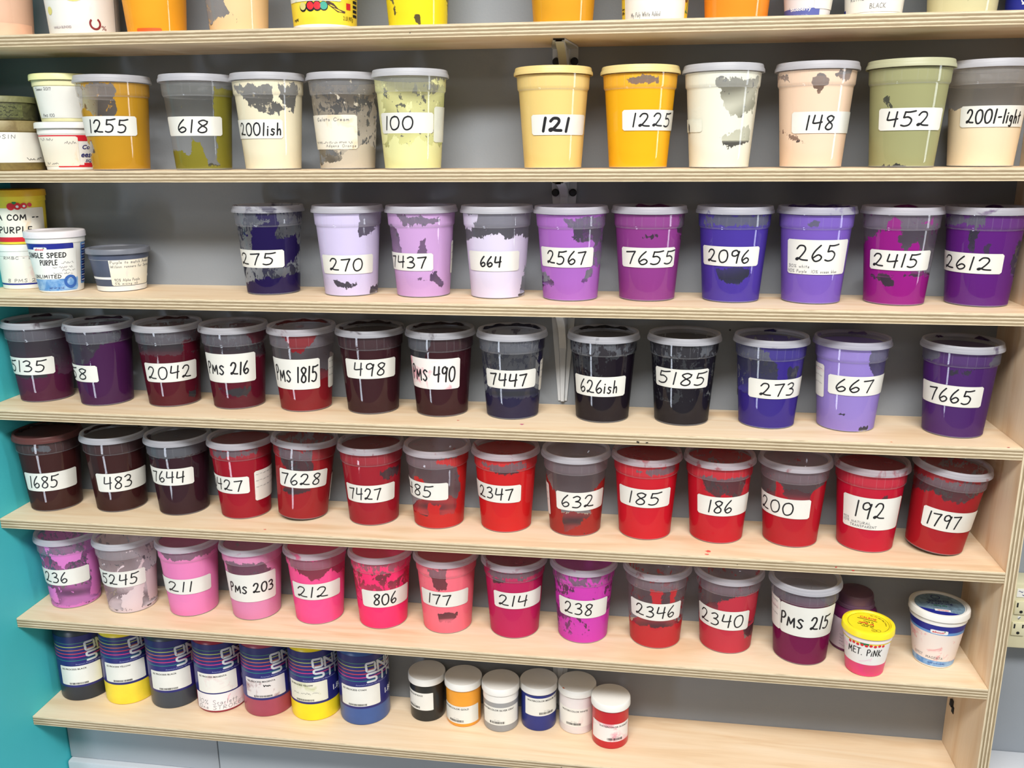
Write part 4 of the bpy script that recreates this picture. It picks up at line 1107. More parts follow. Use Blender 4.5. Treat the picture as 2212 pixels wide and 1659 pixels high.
for key, (s, pos, lab, txt, ex) in TUBS.items():
    st = STYLE[key]
    rgb, level, m, polys, back, lid, words = st[:7]
    arcs = st[7] if len(st) > 7 else ()
    tilt = st[8] if len(st) > 8 else (0.085 if key == '7628' else 0.0)
    x, y, z, yaw = pos
    if key in FIX_XY: x, y = FIX_XY[key]
    z = ZS[s] + SL[s] * x + 0.0002
    shown = key
    label = EXTRA_WORDS.get(key, 'deli tub of %s, label reading %s' % (words, shown))
    t = deli_tub((x, y, z), yaw, rgb, level, m, polys, back, lid, label, 'deli tubs of paint on the ' + SHELF_NAME[s], arcs, tilt)
    th0, th1, z0, z1 = lab
    if txt:
        a0 = EDGE_TEXT.get(key, max(txt[1], -1.2))
        txt = (shown,) + (a0, min(txt[2], 1.25)) + txt[3:]
    notes = []
    paper = M_PAPER
    if key == 'cream':
        paper = M_PAPER_TAN
        notes = [('Gelato Cream', -1.05, .1, z1 - .009, z1 - .004, .0007, M_PENCIL), (None, -1.3, .2, z0 + .009, z0 + .012, .0005, M_PENCIL),
                 ('Adgens Orange', -.75, .3, z0 + .0035, z0 + .0075, .0005, M_PENCIL)]
    elif key == 'ivory': paper = M_PAPER_CLEAR
    elif key == '265':
        notes = [('30% white', th0 + .06, th0 + .75, z0 + .010, z0 + .0145, .0006, M_PENCIL), ('40% Purple  10% ocean blue', th0 + .03, th1 - .4, z0 + .0025, z0 + .007, .0006, M_PENCIL)]
    elif key == '192':
        notes = [('90%', th0 + .04, th0 + .25, z0 + .0145, z0 + .018, .0005, M_PENCIL), ('10% NATURAL', th0 + .04, th0 + .95, z0 + .009, z0 + .013, .0006, M_PENCIL), ('TRANSPARENT', th0 + .3, th0 + 1.15, z0 + .003, z0 + .007, .0006, M_PENCIL)]
    elif key == 'PMS 490': paper = M_PAPER_PINK
    elif key in ('PMS 216', 'PMS 1815', '7655'): paper = M_PAPER
    sticker(t, th0, th1, z0, z1, paper, txt, notes)
    if ex:
        a, b, c0, c1 = ex
        if a > .3: b = max(b, a + 1.1)
        elif b < -.5: a = min(a, b - 1.1)
        if abs(b - a) < 1.0: a, b = -2.6, -1.46
        if key == '100': sticker(t, a, b, c0, c1, M_PAPER_CLEAR)
        else:
            sticker(t, a, b, c0, c1, M_PAPER_SOFT, None, [(None, a + .06, b - .06, c1 - .008 - k * .012, c1 - .0055 - k * .012, .0005, M_PENCIL) for k in range(3)])

# tubs on the top shelf: only their feet are in the picture
TOP = [('t1', -0.757, (238, 196, 168), .5, 1.2, [], 1, 'milky deli tub with a peach bottom layer, far left of top shelf', (232, 224, 220)),
       ('t3', -0.4893, (250, 170, 44), .7, 1.2, [], 1, 'amber orange deli tub, nearest the white yogurt tub on top shelf', None),
       ('t4', -0.3518, (246, 210, 160), .1, -.5, [(P, [(-.35, 1), (1.1, 1), (1.1, 0), (-.2, 0), (-.05, .12), (-.45, .3), (-.5, .5), (-.35, .62)]), (P, [(-1.1, .05), (-.6, .18), (-.1, .15), (0, 0), (-1, 0)])], -.3, 'deli tub of folded peach cream paint on top shelf', None),
       ('t6', -0.0643, (250, 228, 44), .7, 1.2, [(Q, [(-.85, .32), (-.75, .35), (-.68, .2), (-.75, .15)]), (Q, [(-.1, .14), (.0, .12), (.1, .03), (0, .03)]), (Q, [(.75, .5), (1.1, .5), (1.1, .0), (.95, .2)])], .9, 'lemon yellow deli tub on top shelf', None),
       ('t7', 0.1567, (226, 164, 44), .7, 1.2, [], 1, 'golden mustard deli tub above the upper wall bracket, top shelf', None),
       ('t9', 0.4076, (250, 150, 44), .7, 1.2, [], 1, 'plain orange deli tub right of the white papered tub, top shelf', None),
       ('t12', 0.7155, (214, 208, 164), .12, .4, [(Q, [(-.7, .5), (-.6, .5), (-.6, .15), (-.65, .12)]), (Q, [(-.2, .5), (-.1, .5), (-.1, .2)]), (Q, [(.3, .5), (.42, .5), (.4, .18)]), (P, [(0, .12), (.8, .16), (.8, 0), (0, 0)])], .5, 'pale khaki deli tub with dripping streaks, right part of top shelf', None)]
for k, x, rgb, level, m, polys, back, words, second in TOP:
    y = -0.088
    z = ZS[0] + SL[0] * x + 0.0002
    yaw = atan2(0.28 - x, 1.488 + y)
    t = deli_tub((x, y, z), yaw, rgb, level, m, polys, back, ('', .1), words, 'deli tubs of paint on the top shelf')
    if k == 't3':
        s_ = TUBE.wrap('paint_smear', hand_text('-', -.045, .01, -.0035, .018, .005), .0008, plain('orange_smear', (240, 92, 30), .5), t)
    if k == 't1':
        t.children[1].color = lin((236, 222, 212)) + (1,)
        TUBE.wrap('paint_layer', rect2(-.07, .055, .001, .022, 16), .0004, plain('peach_layer', (238, 190, 160), .5), t)


# ------------------------------------------------------------------ opaque food tubs
def cam_yaw(x, y): return atan2(0.28 - x, 1.488 + y)


def food_tub(name, x, y, shelf, r0, r1, h, rl, mb, ml, label, cat='tub', dz=0.0, lid_h=0.011, group=None, yaw=0.0, collar=True, recess=True):
    z = ZS[shelf] + SL[shelf] * x + 0.0002 + dz
    t = empty(name, (x, y, z), cam_yaw(x, y) + yaw, label, cat, group)
    hb = h - lid_h * .75
    zc = hb - .012
    prof = [(r0 - .0025, .0012), (r0 - .0015, 0), (r0, .0012), (r0 + .0003, .004)]
    if collar: prof += [(r1 - .0012, zc), (r1, zc + .0006), (r1 + .0003, hb)]
    else: prof += [(r1, hb)]
    link('body', lathe('food_tub_body', prof, 64, True, True), mb, t)
    b = Round([(r0, .001), (r0 + .0003, .004), (r1 - .0012 if collar else r1, zc if collar else hb)], (r0 + r1) / 2)
    lp = [(rl - .0012, h - lid_h), (rl, h - lid_h), (rl - .0002, h - .003), (rl - .001, h - .0008), (rl - .003, h)]
    if recess: lp += [(rl - .0062, h), (rl - .0072, h - .0012), (rl - .0078, h - .0028), (.0001, h - .0028)]
    else: lp += [(.0001, h)]
    lid = link('lid', lathe('food_tub_lid', lp, 64, False, True), ml, t)
    b.top = h - (.0028 if recess else 0)
    b.lid = lid
    b.t = t
    return t, b


def disc_art(name, art, z, m, parent, rot=0.0):
    vs = [(x * cos(rot) - y * sin(rot), x * sin(rot) + y * cos(rot), z) for x, y in art[0]]
    return link(name, mesh(name, vs, art[1], False), m, parent)


def disc2(r0, r1, a0=0, a1=2 * pi, n=48):
    V, F = [], []
    for i in range(n + 1):
        a = a0 + (a1 - a0) * i / n
        V += [(r0 * cos(a), r0 * sin(a)), (r1 * cos(a), r1 * sin(a))]
    return V, [(2 * i, 2 * i + 1, 2 * i + 3, 2 * i + 2) for i in range(n)]


def ringart(cx, cy, r0, r1):
    V, F = disc2(r0, r1, n=28)
    return [(cx + x, cy + y) for x, y in V], F


M_NAVY = plain('navy_print_field', (30, 40, 140), .4)
M_SKY = plain('sky_blue_print', (96, 150, 212), .4)
M_SKYTEX = m_watery('water_print', (80, 140, 206), (150, 190, 230))
M_RED = plain('red_print', (206, 30, 48), .45)
M_REDINK = plain('red_lettering', (214, 40, 50), .45)
M_YEL = plain('yellow_plastic', (248, 224, 40), .38)
M_YELPRINT = plain('yellow_print', (238, 214, 60), .45)
M_GREEN = plain('green_print', (26, 128, 78), .45)
M_WPRINT = plain('white_print', (236, 238, 240), .45)
M_GREYLID = plain('slate_grey_plastic', (112, 116, 126), .4)
M_SLATE = plain('slate_blue_print', (74, 82, 104), .45)


def badge(b, th, z, w, h, parent, text):
    """small white shop badge with red italic letters and a green dot"""
    x = th * b.rref
    lb = b.patch('badge', th - w / 2 / b.rref, th + w / 2 / b.rref, z - h / 2, z + h / 2, .0006, M_WPRINT, parent, .001, nz=3)
    b.wrap('lettering', print_text(text, x - w * .4, z - h * .22, h * .5, w * .74, .02, .25), .0009, M_REDINK, lb)
    b.wrap('leaf', ringart(x + w * .3, z + h * .33, .0, h * .13), .0009, M_GREEN, lb)


# ricotta tub, sixth shelf
t, b = food_tub('ricotta_tub', .7925, -.0727, 5, .0312, .0445, .1035, .0474, M_WHITE, M_WHITE, 'blue and white ricotta tub with pink stained label, beside the plywood side panel')
b.patch('blue_band', -2.9, 2.9, .071, .0865, .0003, M_NAVY, t, .0005)
b.patch('light_blue_band', -2.9, 2.9, .062, .0712, .0004, M_SKY, t, .0005)
b.patch('lower_blue_band', -2.9, 2.9, .0035, .0165, .0003, M_SKYTEX, t, .0005)
lb = b.patch('label', -1.45, 1.35, .0145, .0665, .0006, m_stained('label_paper_pink_blotch', (234, 224, 218), (226, 120, 130), .565, 45), t, .002, -.002)
b.wrap('writing', hand_text('MAGENTA', -.012, .016, .018, .0225, .0006), .0009, M_PENCIL, lb)
b.wrap('writing', hand_text('EFFECT', -.034, -.018, .0195, .024, .0005), .0009, M_PENCIL, lb)
b.wrap('net_weight', print_text('NET WT 32 OZ (2 LB) 907g', -.008, .007, .0035, .03), .0006, M_NAVY, t)
badge(b, .12, .0715, .024, .0075, t, 'abouir')
disc_art('lid_picture', disc2(.0001, .0385), b.top + .0002, m_watery('lid_print', (96, 120, 140), (130, 160, 182), 90), b.lid)
sg = [(.0385 * cos(a), .0385 * sin(a)) for a in [-2.5 + i * (1.9) / 24 for i in range(25)]]
disc_art('lid_band', ([(x, y) for x, y in sg], [tuple(range(25))]), b.top + .0004, M_NAVY, b.lid)
for s, yy, hh, ww, mm in (('RICOTTA', -.006, .006, .040, M_BLUEINK), ('CHEESE', -.0145, .006, .032, M_BLUEINK), ('Fat Free', .003, .005, .02, M_GREEN)):
    disc_art('lettering', print_text(s, -ww / 2, yy, hh, ww, .01), b.top + .0006, mm, b.lid, pi + .25)
disc_art('ring_mark', disc2(.006, .0074, n=24), b.top + .00055, M_BLUEINK, b.lid).location = (-.008, .024, 0)
bd = disc_art('badge', rect2(-.012, .012, -.003, .004), b.top + .0007, M_WPRINT, b.lid, .2)
bd.location = (.006, -.0205, 0)
disc_art('lettering', print_text('abouir', -.009, -.0015, .004, .018, .02, .25), b.top + .0009, M_REDINK, bd, pi + .2)

# yellow lidded tub, sixth shelf
M_PINKTUB = m_stained('pink_stained_white', (232, 222, 220), (228, 150, 180), .6, 40)
t, b = food_tub('yellow_lid_tub', .6705, -.1165, 5, .0295, .0385, .0851, .0414, M_PINKTUB, M_YEL, 'small tub with yellow lid and handwritten words MET. PINK')
b.patch('paint_fill', -3.14, 3.14, .0015, .0245, .0003, m_watery('pink_fill', (222, 60, 120), (216, 74, 104), 50), t, .0002, .003)
b.patch('yellow_band', -2.9, 2.9, .060, .0735, .0003, M_YELPRINT, t, .0005)
lb = b.patch('label', -1.25, 1.25, .024, .0625, .0005, m_stained('label_paper_magenta_edge', (232, 230, 226), (236, 140, 190), .6, 50), t, .002)
b.wrap('writing', hand_text('MET. PiNK', -.0275, .024, .042, .054, .0014), .0008, M_INK, lb)
b.wrap('green_mark', rect2(-.008, .004, .061, .0665, 3), .0007, M_GREEN, t)
b.wrap('red_mark', join(*[ringart(-.024 + k * .0062, .0605 + .0008 * (k % 2), 0, .0024) for k in range(9)]), .0008, M_REDINK, t)
disc_art('lid_ring', disc2(.0315, .0322), b.top + .0003, plain('olive_print', (120, 110, 30), .5), b.lid)
disc_art('lettering', print_text('CALROE', -.016, .0125, .006, .026, .02), b.top + .0004, M_REDINK, b.lid, -.12)
for k, (x0, x1, yy, hh, mm) in enumerate(((-.008, .008, .001, .0035, M_INK), (-.014, .010, -.0055, .0042, M_REDINK), (-.015, .012, -.0098, .0024, M_INK), (-.008, .010, -.0145, .003, M_INK))):
    disc_art('lettering', scribble(x0, x1, yy, hh, .0011 if mm is M_INK else .0018, 80 + k), b.top + .0004, mm, b.lid, -.12)
disc_art('bar', rect2(-.019, .012, .0088, .0102), b.top + .0004, M_INK, b.lid, -.12)
disc_art('stamp', join(ringart(.010, -.0225, .0035, .0042), ringart(.010, -.0225, .0015, .0021), ringart(.0165, -.021, .0030, .0037)), b.top + .0004, plain('olive_print', (120, 110, 30), .5), b.lid)
sc_ = scribble(-.020, .020, .0258, .0022, .0007, 91)
disc_art('lettering', ([(y * cos(.75 - x / .0262), y * sin(.75 - x / .0262)) for x, y in sc_[0]], [f[::-1] for f in sc_[1]]), b.top + .0004, M_INK, b.lid)

# purple jar half hidden behind the yellow lidded tub
x, y = .6665, -.0415
t = empty('domed_jar', (x, y, ZS[5] + .0002), cam_yaw(x, y), 'purple jar with clear domed lid standing behind the yellow lidded tub', 'jar')
prof = [(.034, 0), (.0362, .0015), (.0365, .004), (.0365, .066), (.0352, .0715), (.031, .077), (.0292, .079), (.0292, .0805)]
link('body', lathe('domed_jar_body', prof, 56, True, True), m_watery('purple_ink_body', (112, 30, 84), (84, 24, 70), 30), t)
b = Round(prof[2:5], .0365)
M_DOME = plain('smoky_purple_plastic', (104, 74, 96), .35)
link('lid', lathe('domed_jar_lid', [(.0312, .0795), (.0315, .0795), (.0312, .0845), (.0295, .0855), (.0288, .098), (.027, .1015), (.022, .104), (.0001, .1052)], 56, False, True), M_DOME, t)
lb = b.patch('label', -1.4, .35, .006, .060, .0004, m_stained('label_paper_violet', (206, 188, 198), (170, 110, 150), .62, 30), t, .001)
b.wrap('black_square', rect2(-.008, .0035, .046, .055, 3), .0007, M_INK, lb)
for k in range(4): b.wrap('writing', scribble(-.02, .008, .012 + k * .006, .0025, .0005, 70 + k), .0007, M_PENCIL, lb)

# third shelf, left end
t, b = food_tub('cottage_cheese_tub', -.8080, -.0495, 2, .039, .0415, .078, .0428, M_WHITE, M_WHITE, 'white tub under the yellow topped tub, pencilled label and navy line')
b.patch('navy_line', -2.9, 2.9, .008, .0105, .0003, M_NAVY, t, .0003)
lb = b.patch('label', -1.6, 1.1, .011, .0615, .0005, M_PAPER_SOFT, t, .002)
b.wrap('writing', hand_text('RMBC - Darker', -.036, .034, .053, .0575, .0007), .0009, M_PENCIL, lb)
b.wrap('writing', hand_text('8 PMS 216', -.034, .024, .013, .0185, .0008), .0009, M_PENCIL, lb)
t, b = food_tub('yellow_lid_tub', -.8050, -.0495, 2, .0395, .0440, .0925, .0458, M_YELPRINT, plain('amber_plastic', (224, 178, 40), .4), 'yellow tub with red logo and label ending ACOM and PLE, on top of white tub', dz=.0785)
b.patch('red_band', -2.9, 2.9, .0045, .0125, .0004, M_RED, t, .0003)
lb = b.patch('label', -1.6, 1.05, .0125, .062, .0006, M_PAPER_TAN, t, .002)
b.wrap('writing', hand_text('META COM --', -.068, .030, .042, .051, .0019), .0009, M_INK, lb)
b.wrap('writing', hand_text('PURPLE', -.040, .016, .020, .030, .0018), .0009, M_INK, lb)
b.wrap('logo', join(ringart(-.012, .0645, 0, .006), ringart(-.002, .065, 0, .006), ringart(.008, .0655, 0, .005), ringart(.017, .067, 0, .0035)), .0009, M_REDINK, t)
b.wrap('logo_holes', join(ringart(-.002, .0645, 0, .0022), ringart(.008, .065, 0, .002)), .0011, M_WPRINT, t)
b.wrap('logo_leaf', ringart(-.006, .0715, 0, .003), .0011, M_GREEN, t)

t, b = food_tub('yogurt_tub', -.7185, -.0835, 2, .0350, .0462, .1041, .0486, M_WHITE, m_stained('lid_white_pink_smudge', (222, 218, 222), (226, 170, 190), .64, 40), 'blue and white tub with handwritten label SINGLE SPEED PURPLE')
b.patch('blue_panel', -1.75, .62, .0695, .087, .0003, M_NAVY, t, .005)
b.patch('water_panel', -1.75, .78, .0035, .0275, .0003, M_SKYTEX, t, .004)
lb = b.patch('label', -1.7, .72, .0235, .0745, .0006, m_stained('label_paper_faded', (232, 234, 230), (214, 200, 206), .62, 40), t, .002, .001)
b.wrap('writing', hand_text('SINGLE SPEED', -.054, .012, .0605, .0685, .0015), .0009, M_INK, lb)
b.wrap('writing', hand_text('PURPLE', -.030, -.002, .048, .0565, .0013), .0009, M_INK, lb)
b.wrap('writing', hand_text('UNLIMITED', -.050, .001, .0255, .031, .0011), .0009, M_INK, lb)
for k, (zz, x1) in enumerate(((.050, .024), (.0425, .022), (.037, .026), (.032, .022))): b.wrap('writing', scribble(-.01 if k % 2 else .004, x1, zz, .003, .0005, 20 + k), .0009, M_PENCIL, lb)
badge(b, -.62, .0745, .022, .0075, t, 'abouir')
b.wrap('ring_print', ringart(.0165, .0185, .0065, .0115), .0009, plain('blue_ring_print', (44, 96, 176), .45), t)
b.wrap('net_weight', print_text('NET WT 32 OZ', -.022, .0065, .003, .026), .0008, M_NAVY, t)
nf = b.patch('nutrition_panel', .98, 1.75, .012, .083, .0003, M_SKY, t, .001)
b.wrap('lines', join(*[rect2(.042, .067, .015 + k * .0044, .015 + k * .0044 + (.0022 if k % 4 else .0034), 4) for k in range(15)]), .0006, M_NAVY, nf)
b.wrap('lines', join(*[rect2(.0425, .064, .0174 + k * .0044, .0188 + k * .0044, 4) for k in range(0, 15, 2)]), .0007, M_WPRINT, nf)

t, b = food_tub('grey_lid_tub', -.6205, -.0575, 2, .0395, .0485, .0735, .0525, M_SLATE, M_GREYLID, 'short slate grey tub with grey lid and pencilled cream label', lid_h=.009)
b.patch('white_rim', -3.14, 3.14, .0545, .0625, .0006, plain('pale_grey_plastic', (196, 198, 208), .4), t, .0004)
b.patch('white_foot', -3.14, 3.14, .001, .0095, .0004, M_WHITE, t, .0004)
b.patch('white_stripe', -1.8, 2.9, .0215, .0255, .0003, M_WPRINT, t, .0004)
lb = b.patch('label', -.38, 1.32, .0105, .0565, .0006, m_stained('label_paper_cream', (234, 230, 214), (226, 190, 200), .64, 26), t, .002)
b.wrap('writing', hand_text('Purple to match Andes', -.015, .054, .0485, .0535, .0006), .0009, M_PENCIL, lb)
b.wrap('writing', hand_text('Wilson runners for Spring', -.015, .056, .0415, .046, .0006), .0009, M_PENCIL, lb)
b.wrap('writing', hand_text('90% Alpha Purple', -.012, .032, .018, .0225, .0006), .0009, M_PENCIL, lb)
b.wrap('writing', hand_text('5% mixing ink', -.012, .028, .012, .016, .0006), .0009, M_PENCIL, lb)

# second shelf, left end: two rosin cans and two white tubs
M_OLIVE = m_watery('olive_can', (128, 112, 62), (104, 88, 48), 30)
M_OLIVED = m_watery('dark_olive_can', (96, 96, 62), (60, 60, 42), 60)
t, b = food_tub('rosin_can', -.7935, -.075, 1, .0572, .0577, .0805, .0582, M_OLIVE, m_watery('tan_can_lid', (150, 136, 92), (120, 104, 66), 26), 'olive can with white paper label reading ROSIN, at bottom of its stack', 'can', lid_h=.017, collar=False)
lb = b.patch('label', -1.7, 1.35, .013, .0615, .0006, M_PAPER, t, .001)
b.wrap('writing', hand_text('T ROSIN', -.034, .016, .0515, .0575, .0008), .0009, M_PENCIL, lb)
b.wrap('writing', scribble(.03, .062, .017, .004, .0007, 5), .0009, M_INK, lb)
t, b = food_tub('rosin_can', -.7935, -.075, 1, .0545, .0555, .0385, .0572, M_OLIVED, m_watery('khaki_can_lid', (132, 132, 92), (112, 112, 74), 30), 'dark olive can with faded printing, topmost of the two cans at far left', 'can', dz=.0807, lid_h=.010, collar=False)
lb = b.patch('label', -1.6, .62, .004, .025, .0005, m_watery('faded_olive_label', (104, 108, 66), (76, 80, 48), 150), t, .001)
for k in range(3): b.wrap('lettering', scribble(-.05, .025, .006 + k * .0065, .0035, .0009, 40 + k), .0008, plain('dark_olive_ink', (46, 48, 32), .5), lb)

t, b = food_tub('cottage_cheese_tub', -.6800, -.0580, 1, .0440, .0520, .0775, .0560, M_WHITE, M_WHITE, 'white tub with red bands and blue lettering, under another white tub', lid_h=.010)
b.patch('red_band', -2.9, 2.9, .053, .0565, .0003, M_RED, t, .0003)
b.patch('red_panel', .12, 2.6, .047, .0565, .0004, M_RED, t, .0003)
b.patch('red_foot_band', -.6, 2.6, .005, .0085, .0004, M_RED, t, .0003)
b.patch('red_foot_panel', .30, 2.6, .005, .012, .0005, M_RED, t, .0003)
lb = b.patch('label', -1.7, .16, .007, .0545, .0006, M_PAPER_TAN, t, .002)
b.wrap('writing', scribble(-.058, -.025, .048, .004, .0006, 61), .0009, M_PENCIL, lb)
b.wrap('writing', scribble(-.012, .006, .043, .004, .0006, 62), .0009, M_PENCIL, lb)
b.wrap('writing', scribble(-.054, -.024, .010, .003, .0006, 63), .0009, M_PENCIL, lb)
b.wrap('lettering', print_text('Co', .0135, .034, .007, .012, .02, .3), .0006, M_BLUEINK, t)
b.wrap('lettering', print_text('eese', .0105, .021, .006, .022, .02, .3), .0006, M_BLUEINK, t)
b.wrap('lettering', print_text('SQ', .0165, .0125, .005, .011, .02, .3), .0006, M_BLUEINK, t)
t, b = food_tub('pale_yellow_lid_tub', -.6800, -.0580, 1, .0425, .0505, .0755, .0546, plain('ivory_plastic', (232, 226, 178), .4), plain('pale_yellow_plastic', (232, 232, 170), .4), 'tub with pale yellow lid and blank white label, on top of another white tub', dz=.0777, lid_h=.010)
lb = b.patch('label', -1.3, .5, .006, .0555, .0005, M_PAPER, t, .001)
b.wrap('writing', hand_text('Summer 2017', -.052, -.022, .049, .0535, .0006), .0009, M_PENCIL, lb)
b.wrap('writing', hand_text('PMS 100', -.048, -.024, .008, .0125, .0007), .0009, M_PENCIL, lb)

# top shelf food tubs
t, b = food_tub('yogurt_tub', -.6145, -.086, 0, .0515, .0585, .135, .061, m_stained('white_yellow_print', (230, 228, 222), (222, 214, 150), .66, 22), M_WHITE, 'large white yogurt tub marked 0% in dark red, on top shelf', yaw=0)
M_MAROON = plain('maroon_print', (128, 34, 40), .45)
b.wrap('zero_print', ([(.0165 + x * 1.0, .017 + y) for x, y in disc2(.0062, .0092, 2.3, 2.3 + 5.0)[0]], disc2(.0062, .0092, 2.3, 2.3 + 5.0)[1]), .0005, M_MAROON, t)
b.wrap('lettering', print_text('%', .026, .0085, .0065, .0085), .0005, M_MAROON, t)
b.wrap('lettering', print_text('VANILLA BLENDED', -.054, .0095, .0035, .034), .0005, plain('mauve_print', (150, 130, 140), .5), t)
b.wrap('nutrition_text', join(*[rect2(.056 + k * .0045, .0585 + k * .0045, .004, .075, 2) for k in range(5)]), .0005, plain('grey_print', (120, 116, 110), .5), t)
b.wrap('flower_print', ringart(-.058, .036, 0, .006), .0005, plain('faded_yellow', (216, 206, 120), .5), t)
b.wrap('flower_print', ringart(-.012, .072, 0, .024), .0005, plain('faded_yellow', (228, 214, 120), .5), t)

t, b = food_tub('yellow_food_tub', -.2118, -.086, 0, .0475, .0545, .13, .057, M_YELPRINT, M_WHITE, 'yellow food tub printed 2 LB (907g) with a pale paper label, top shelf')
b.patch('white_foot', -3.14, 3.14, .001, .007, .0004, M_WHITE, t, .0002)
lb = b.patch('label', -1.35, .52, .039, .10, .0008, m_stained('green_smudged_paper', (222, 222, 206), (150, 196, 176), .56, 50), t, .001)
b.wrap('lettering', print_text('2 LB (907g)', .030, .012, .0075, .022), .0006, M_INK, t)
b.wrap('lettering', scribble(-.060, -.048, .012, .004, .0012, 33), .0006, M_INK, t)
b.wrap('picture_outline', join(ringart(-.035, .031, 0, .0065), ringart(-.022, .032, 0, .0075), ringart(-.011, .032, 0, .007), ringart(-.001, .032, 0, .0065)), .0005, M_INK, t)
for xx, mm in ((-.035, plain('straw_print', (206, 196, 120), .5)), (-.022, M_REDINK), (-.011, M_RED), (-.001, plain('teal_print', (60, 160, 140), .5))):
    b.wrap('picture', ringart(xx, .0325, 0, .0055), .0007, mm, t)
b.wrap('picture', ([(.004, .040), (.014, .036), (.022, .0285), (.034, .026), (.033, .0235), (.020, .0245), (.010, .031), (.002, .036)], [(7, 6, 5, 4, 3, 2, 1, 0)[::-1]]), .0007, plain('brown_print', (76, 54, 44), .5), t)
b.wrap('red_mark', rect2(.036, .045, .029, .038, 3), .0006, M_RED, t)
b.wrap('nutrition_text', join(*[rect2(.052, .066, .02 + k * .0065, .024 + k * .0065, 3) for k in range(10)]), .0005, M_INK, t)

t, b = food_tub('yellow_food_tub', .2911, -.086, 0, .0465, .053, .13, .0555, M_YELPRINT, M_WHITE, 'yellow food tub wrapped in white paper with pencil note White Added, top shelf')
lb = b.patch('label', -1.08, 1.08, .001, .10, .0006, M_PAPER, t, .001)
b.wrap('writing', hand_text('My Poly White Added', -.038, .008, .0065, .0125, .0006), .0009, M_PENCIL, lb)
b.wrap('lettering', join(scribble(-.066, -.056, .020, .004, .0013, 34), scribble(-.066, -.056, .013, .004, .0013, 35)), .0006, M_INK, t)
b.wrap('red_mark', rect2(-.066, -.054, .034, .06, 3), .0006, plain('orange_print', (226, 96, 44), .5), t)
b.wrap('picture_outline', hand_text('2', .056, .066, .012, .034, .0012), .0006, M_GREEN, t)
b.wrap('picture', ringart(.058, .032, 0, .005), .0006, plain('brown_print', (120, 80, 44), .5), t)

t, b = food_tub('blueberry_cup', .5062, -.092, 0, .0300, .0385, .09, .041, m_stained('white_printed_cup', (214, 214, 218), (96, 130, 110), .6, 90), M_WHITE, 'small blueberry yogurt cup with blue band and white sticker, top shelf')
b.patch('blue_band', -2.9, .55, .001, .0135, .0004, plain('violet_blue_print', (86, 96, 164), .45), t, .0004)
b.patch('label', .28, 1.5, .0125, .05, .0007, M_PAPER, t, .001)
b.wrap('lettering', print_text('blueberry', -.0265, .009, .006, .032, .015), .0007, M_WPRINT, t)
b.wrap('lettering', print_text('NET WT 6 OZ 170g', -.024, .002, .0035, .026), .0007, plain('pale_violet_print', (170, 176, 214), .45), t)

t, b = food_tub('white_food_tub', .597, -.090, 0, .0375, .045, .10, .047, M_WHITE, M_WHITE, 'white tub with handwritten label reading ROYAL BLACK, top shelf')
lb = b.patch('label', -1.2, 1.12, .006, .06, .0006, M_PAPER, t, .001)
b.wrap('writing', hand_text('BLACK', -.006, .016, .0105, .0165, .0007), .0009, M_PENCIL, lb)
b.wrap('writing', hand_text('ROYAL WATER SHEET', -.036, .038, .0215, .027, .0007), .0009, M_PENCIL, lb)
b.patch('navy_line', -2.9, -1.1, .001, .012, .0004, M_NAVY, t, .0003)

t, b = food_tub('blue_food_tub', .8105, -.088, 0, .0360, .0388, .10, .0402, M_NAVY, M_WHITE, 'blue tub with white rim line at right end of top shelf')
b.patch('foot', -3.14, 3.14, .001, .005, .0004, plain('pale_lilac_plastic', (206, 204, 220), .4), t, .0002)
b.wrap('print', ringart(-.013, .018, .003, .0045), .0006, M_WPRINT, t)
b.wrap('print', rect2(-.016, -.008, .012, .014, 2), .0006, M_WPRINT, t)

# ------------------------------------------------------------------ ink bottles, lowest shelf
BP = [(.0440, 0), (.0468, .0012), (.0475, .004), (.0475, .146), (.0466, .151), (.043, .157), (.036, .1625), (.031, .165), (.0305, .166)]
ME_BOTTLE = lathe('bottle_body', BP, 64, True, True)
ME_CAP = lathe('bottle_cap', [(.0325, .1655), (.0332, .1655), (.0332, .181), (.032, .183), (.0001, .1832)], 48, True, True)
BOT = Round([(.0475, .003), (.0475, .15)], .0475)
M_STEELTXT = plain('silver_print', (206, 210, 216), .4)
STRIPES = [(70, 120, 110), (176, 190, 90), (200, 110, 80), (206, 60, 70), (206, 50, 120), (40, 120, 120)]
OG = {'O': (.44, [[(.06, .95), (.38, .95), (.42, .85), (.42, .15), (.36, .05), (.06, .05), (.02, .15), (.02, .85), (.06, .95)]]),
      'N': (.48, [[(.04, 0), (.04, .97)], [(.04, .97), (.44, .03)], [(.44, .03), (.44, 1)]]),
      'E': (.42, [[(.42, .95), (.03, .95)], [(.03, .95), (.03, .05)], [(.03, .05), (.42, .05)], [(.03, .5), (.36, .5)]]),
      'S': (.46, [[(.44, .95), (.10, .95), (.03, .85), (.03, .62), (.10, .52), (.36, .50), (.43, .4), (.43, .15), (.36, .05), (.02, .05)]]),
      'T': (.42, [[(0, .95), (.46, .95)], [(.24, .95), (.20, 0)]]),
      'R': (.46, [[(.04, 0), (.04, .95)], [(.04, .95), (.36, .95), (.43, .85), (.43, .6), (.36, .5), (.04, .5)], [(.2, .5), (.46, 0)]]),
      'K': (.46, [[(.04, 0), (.04, 1)], [(.44, 1), (.05, .48)], [(.15, .55), (.46, 0)]])}


WID = 2.3


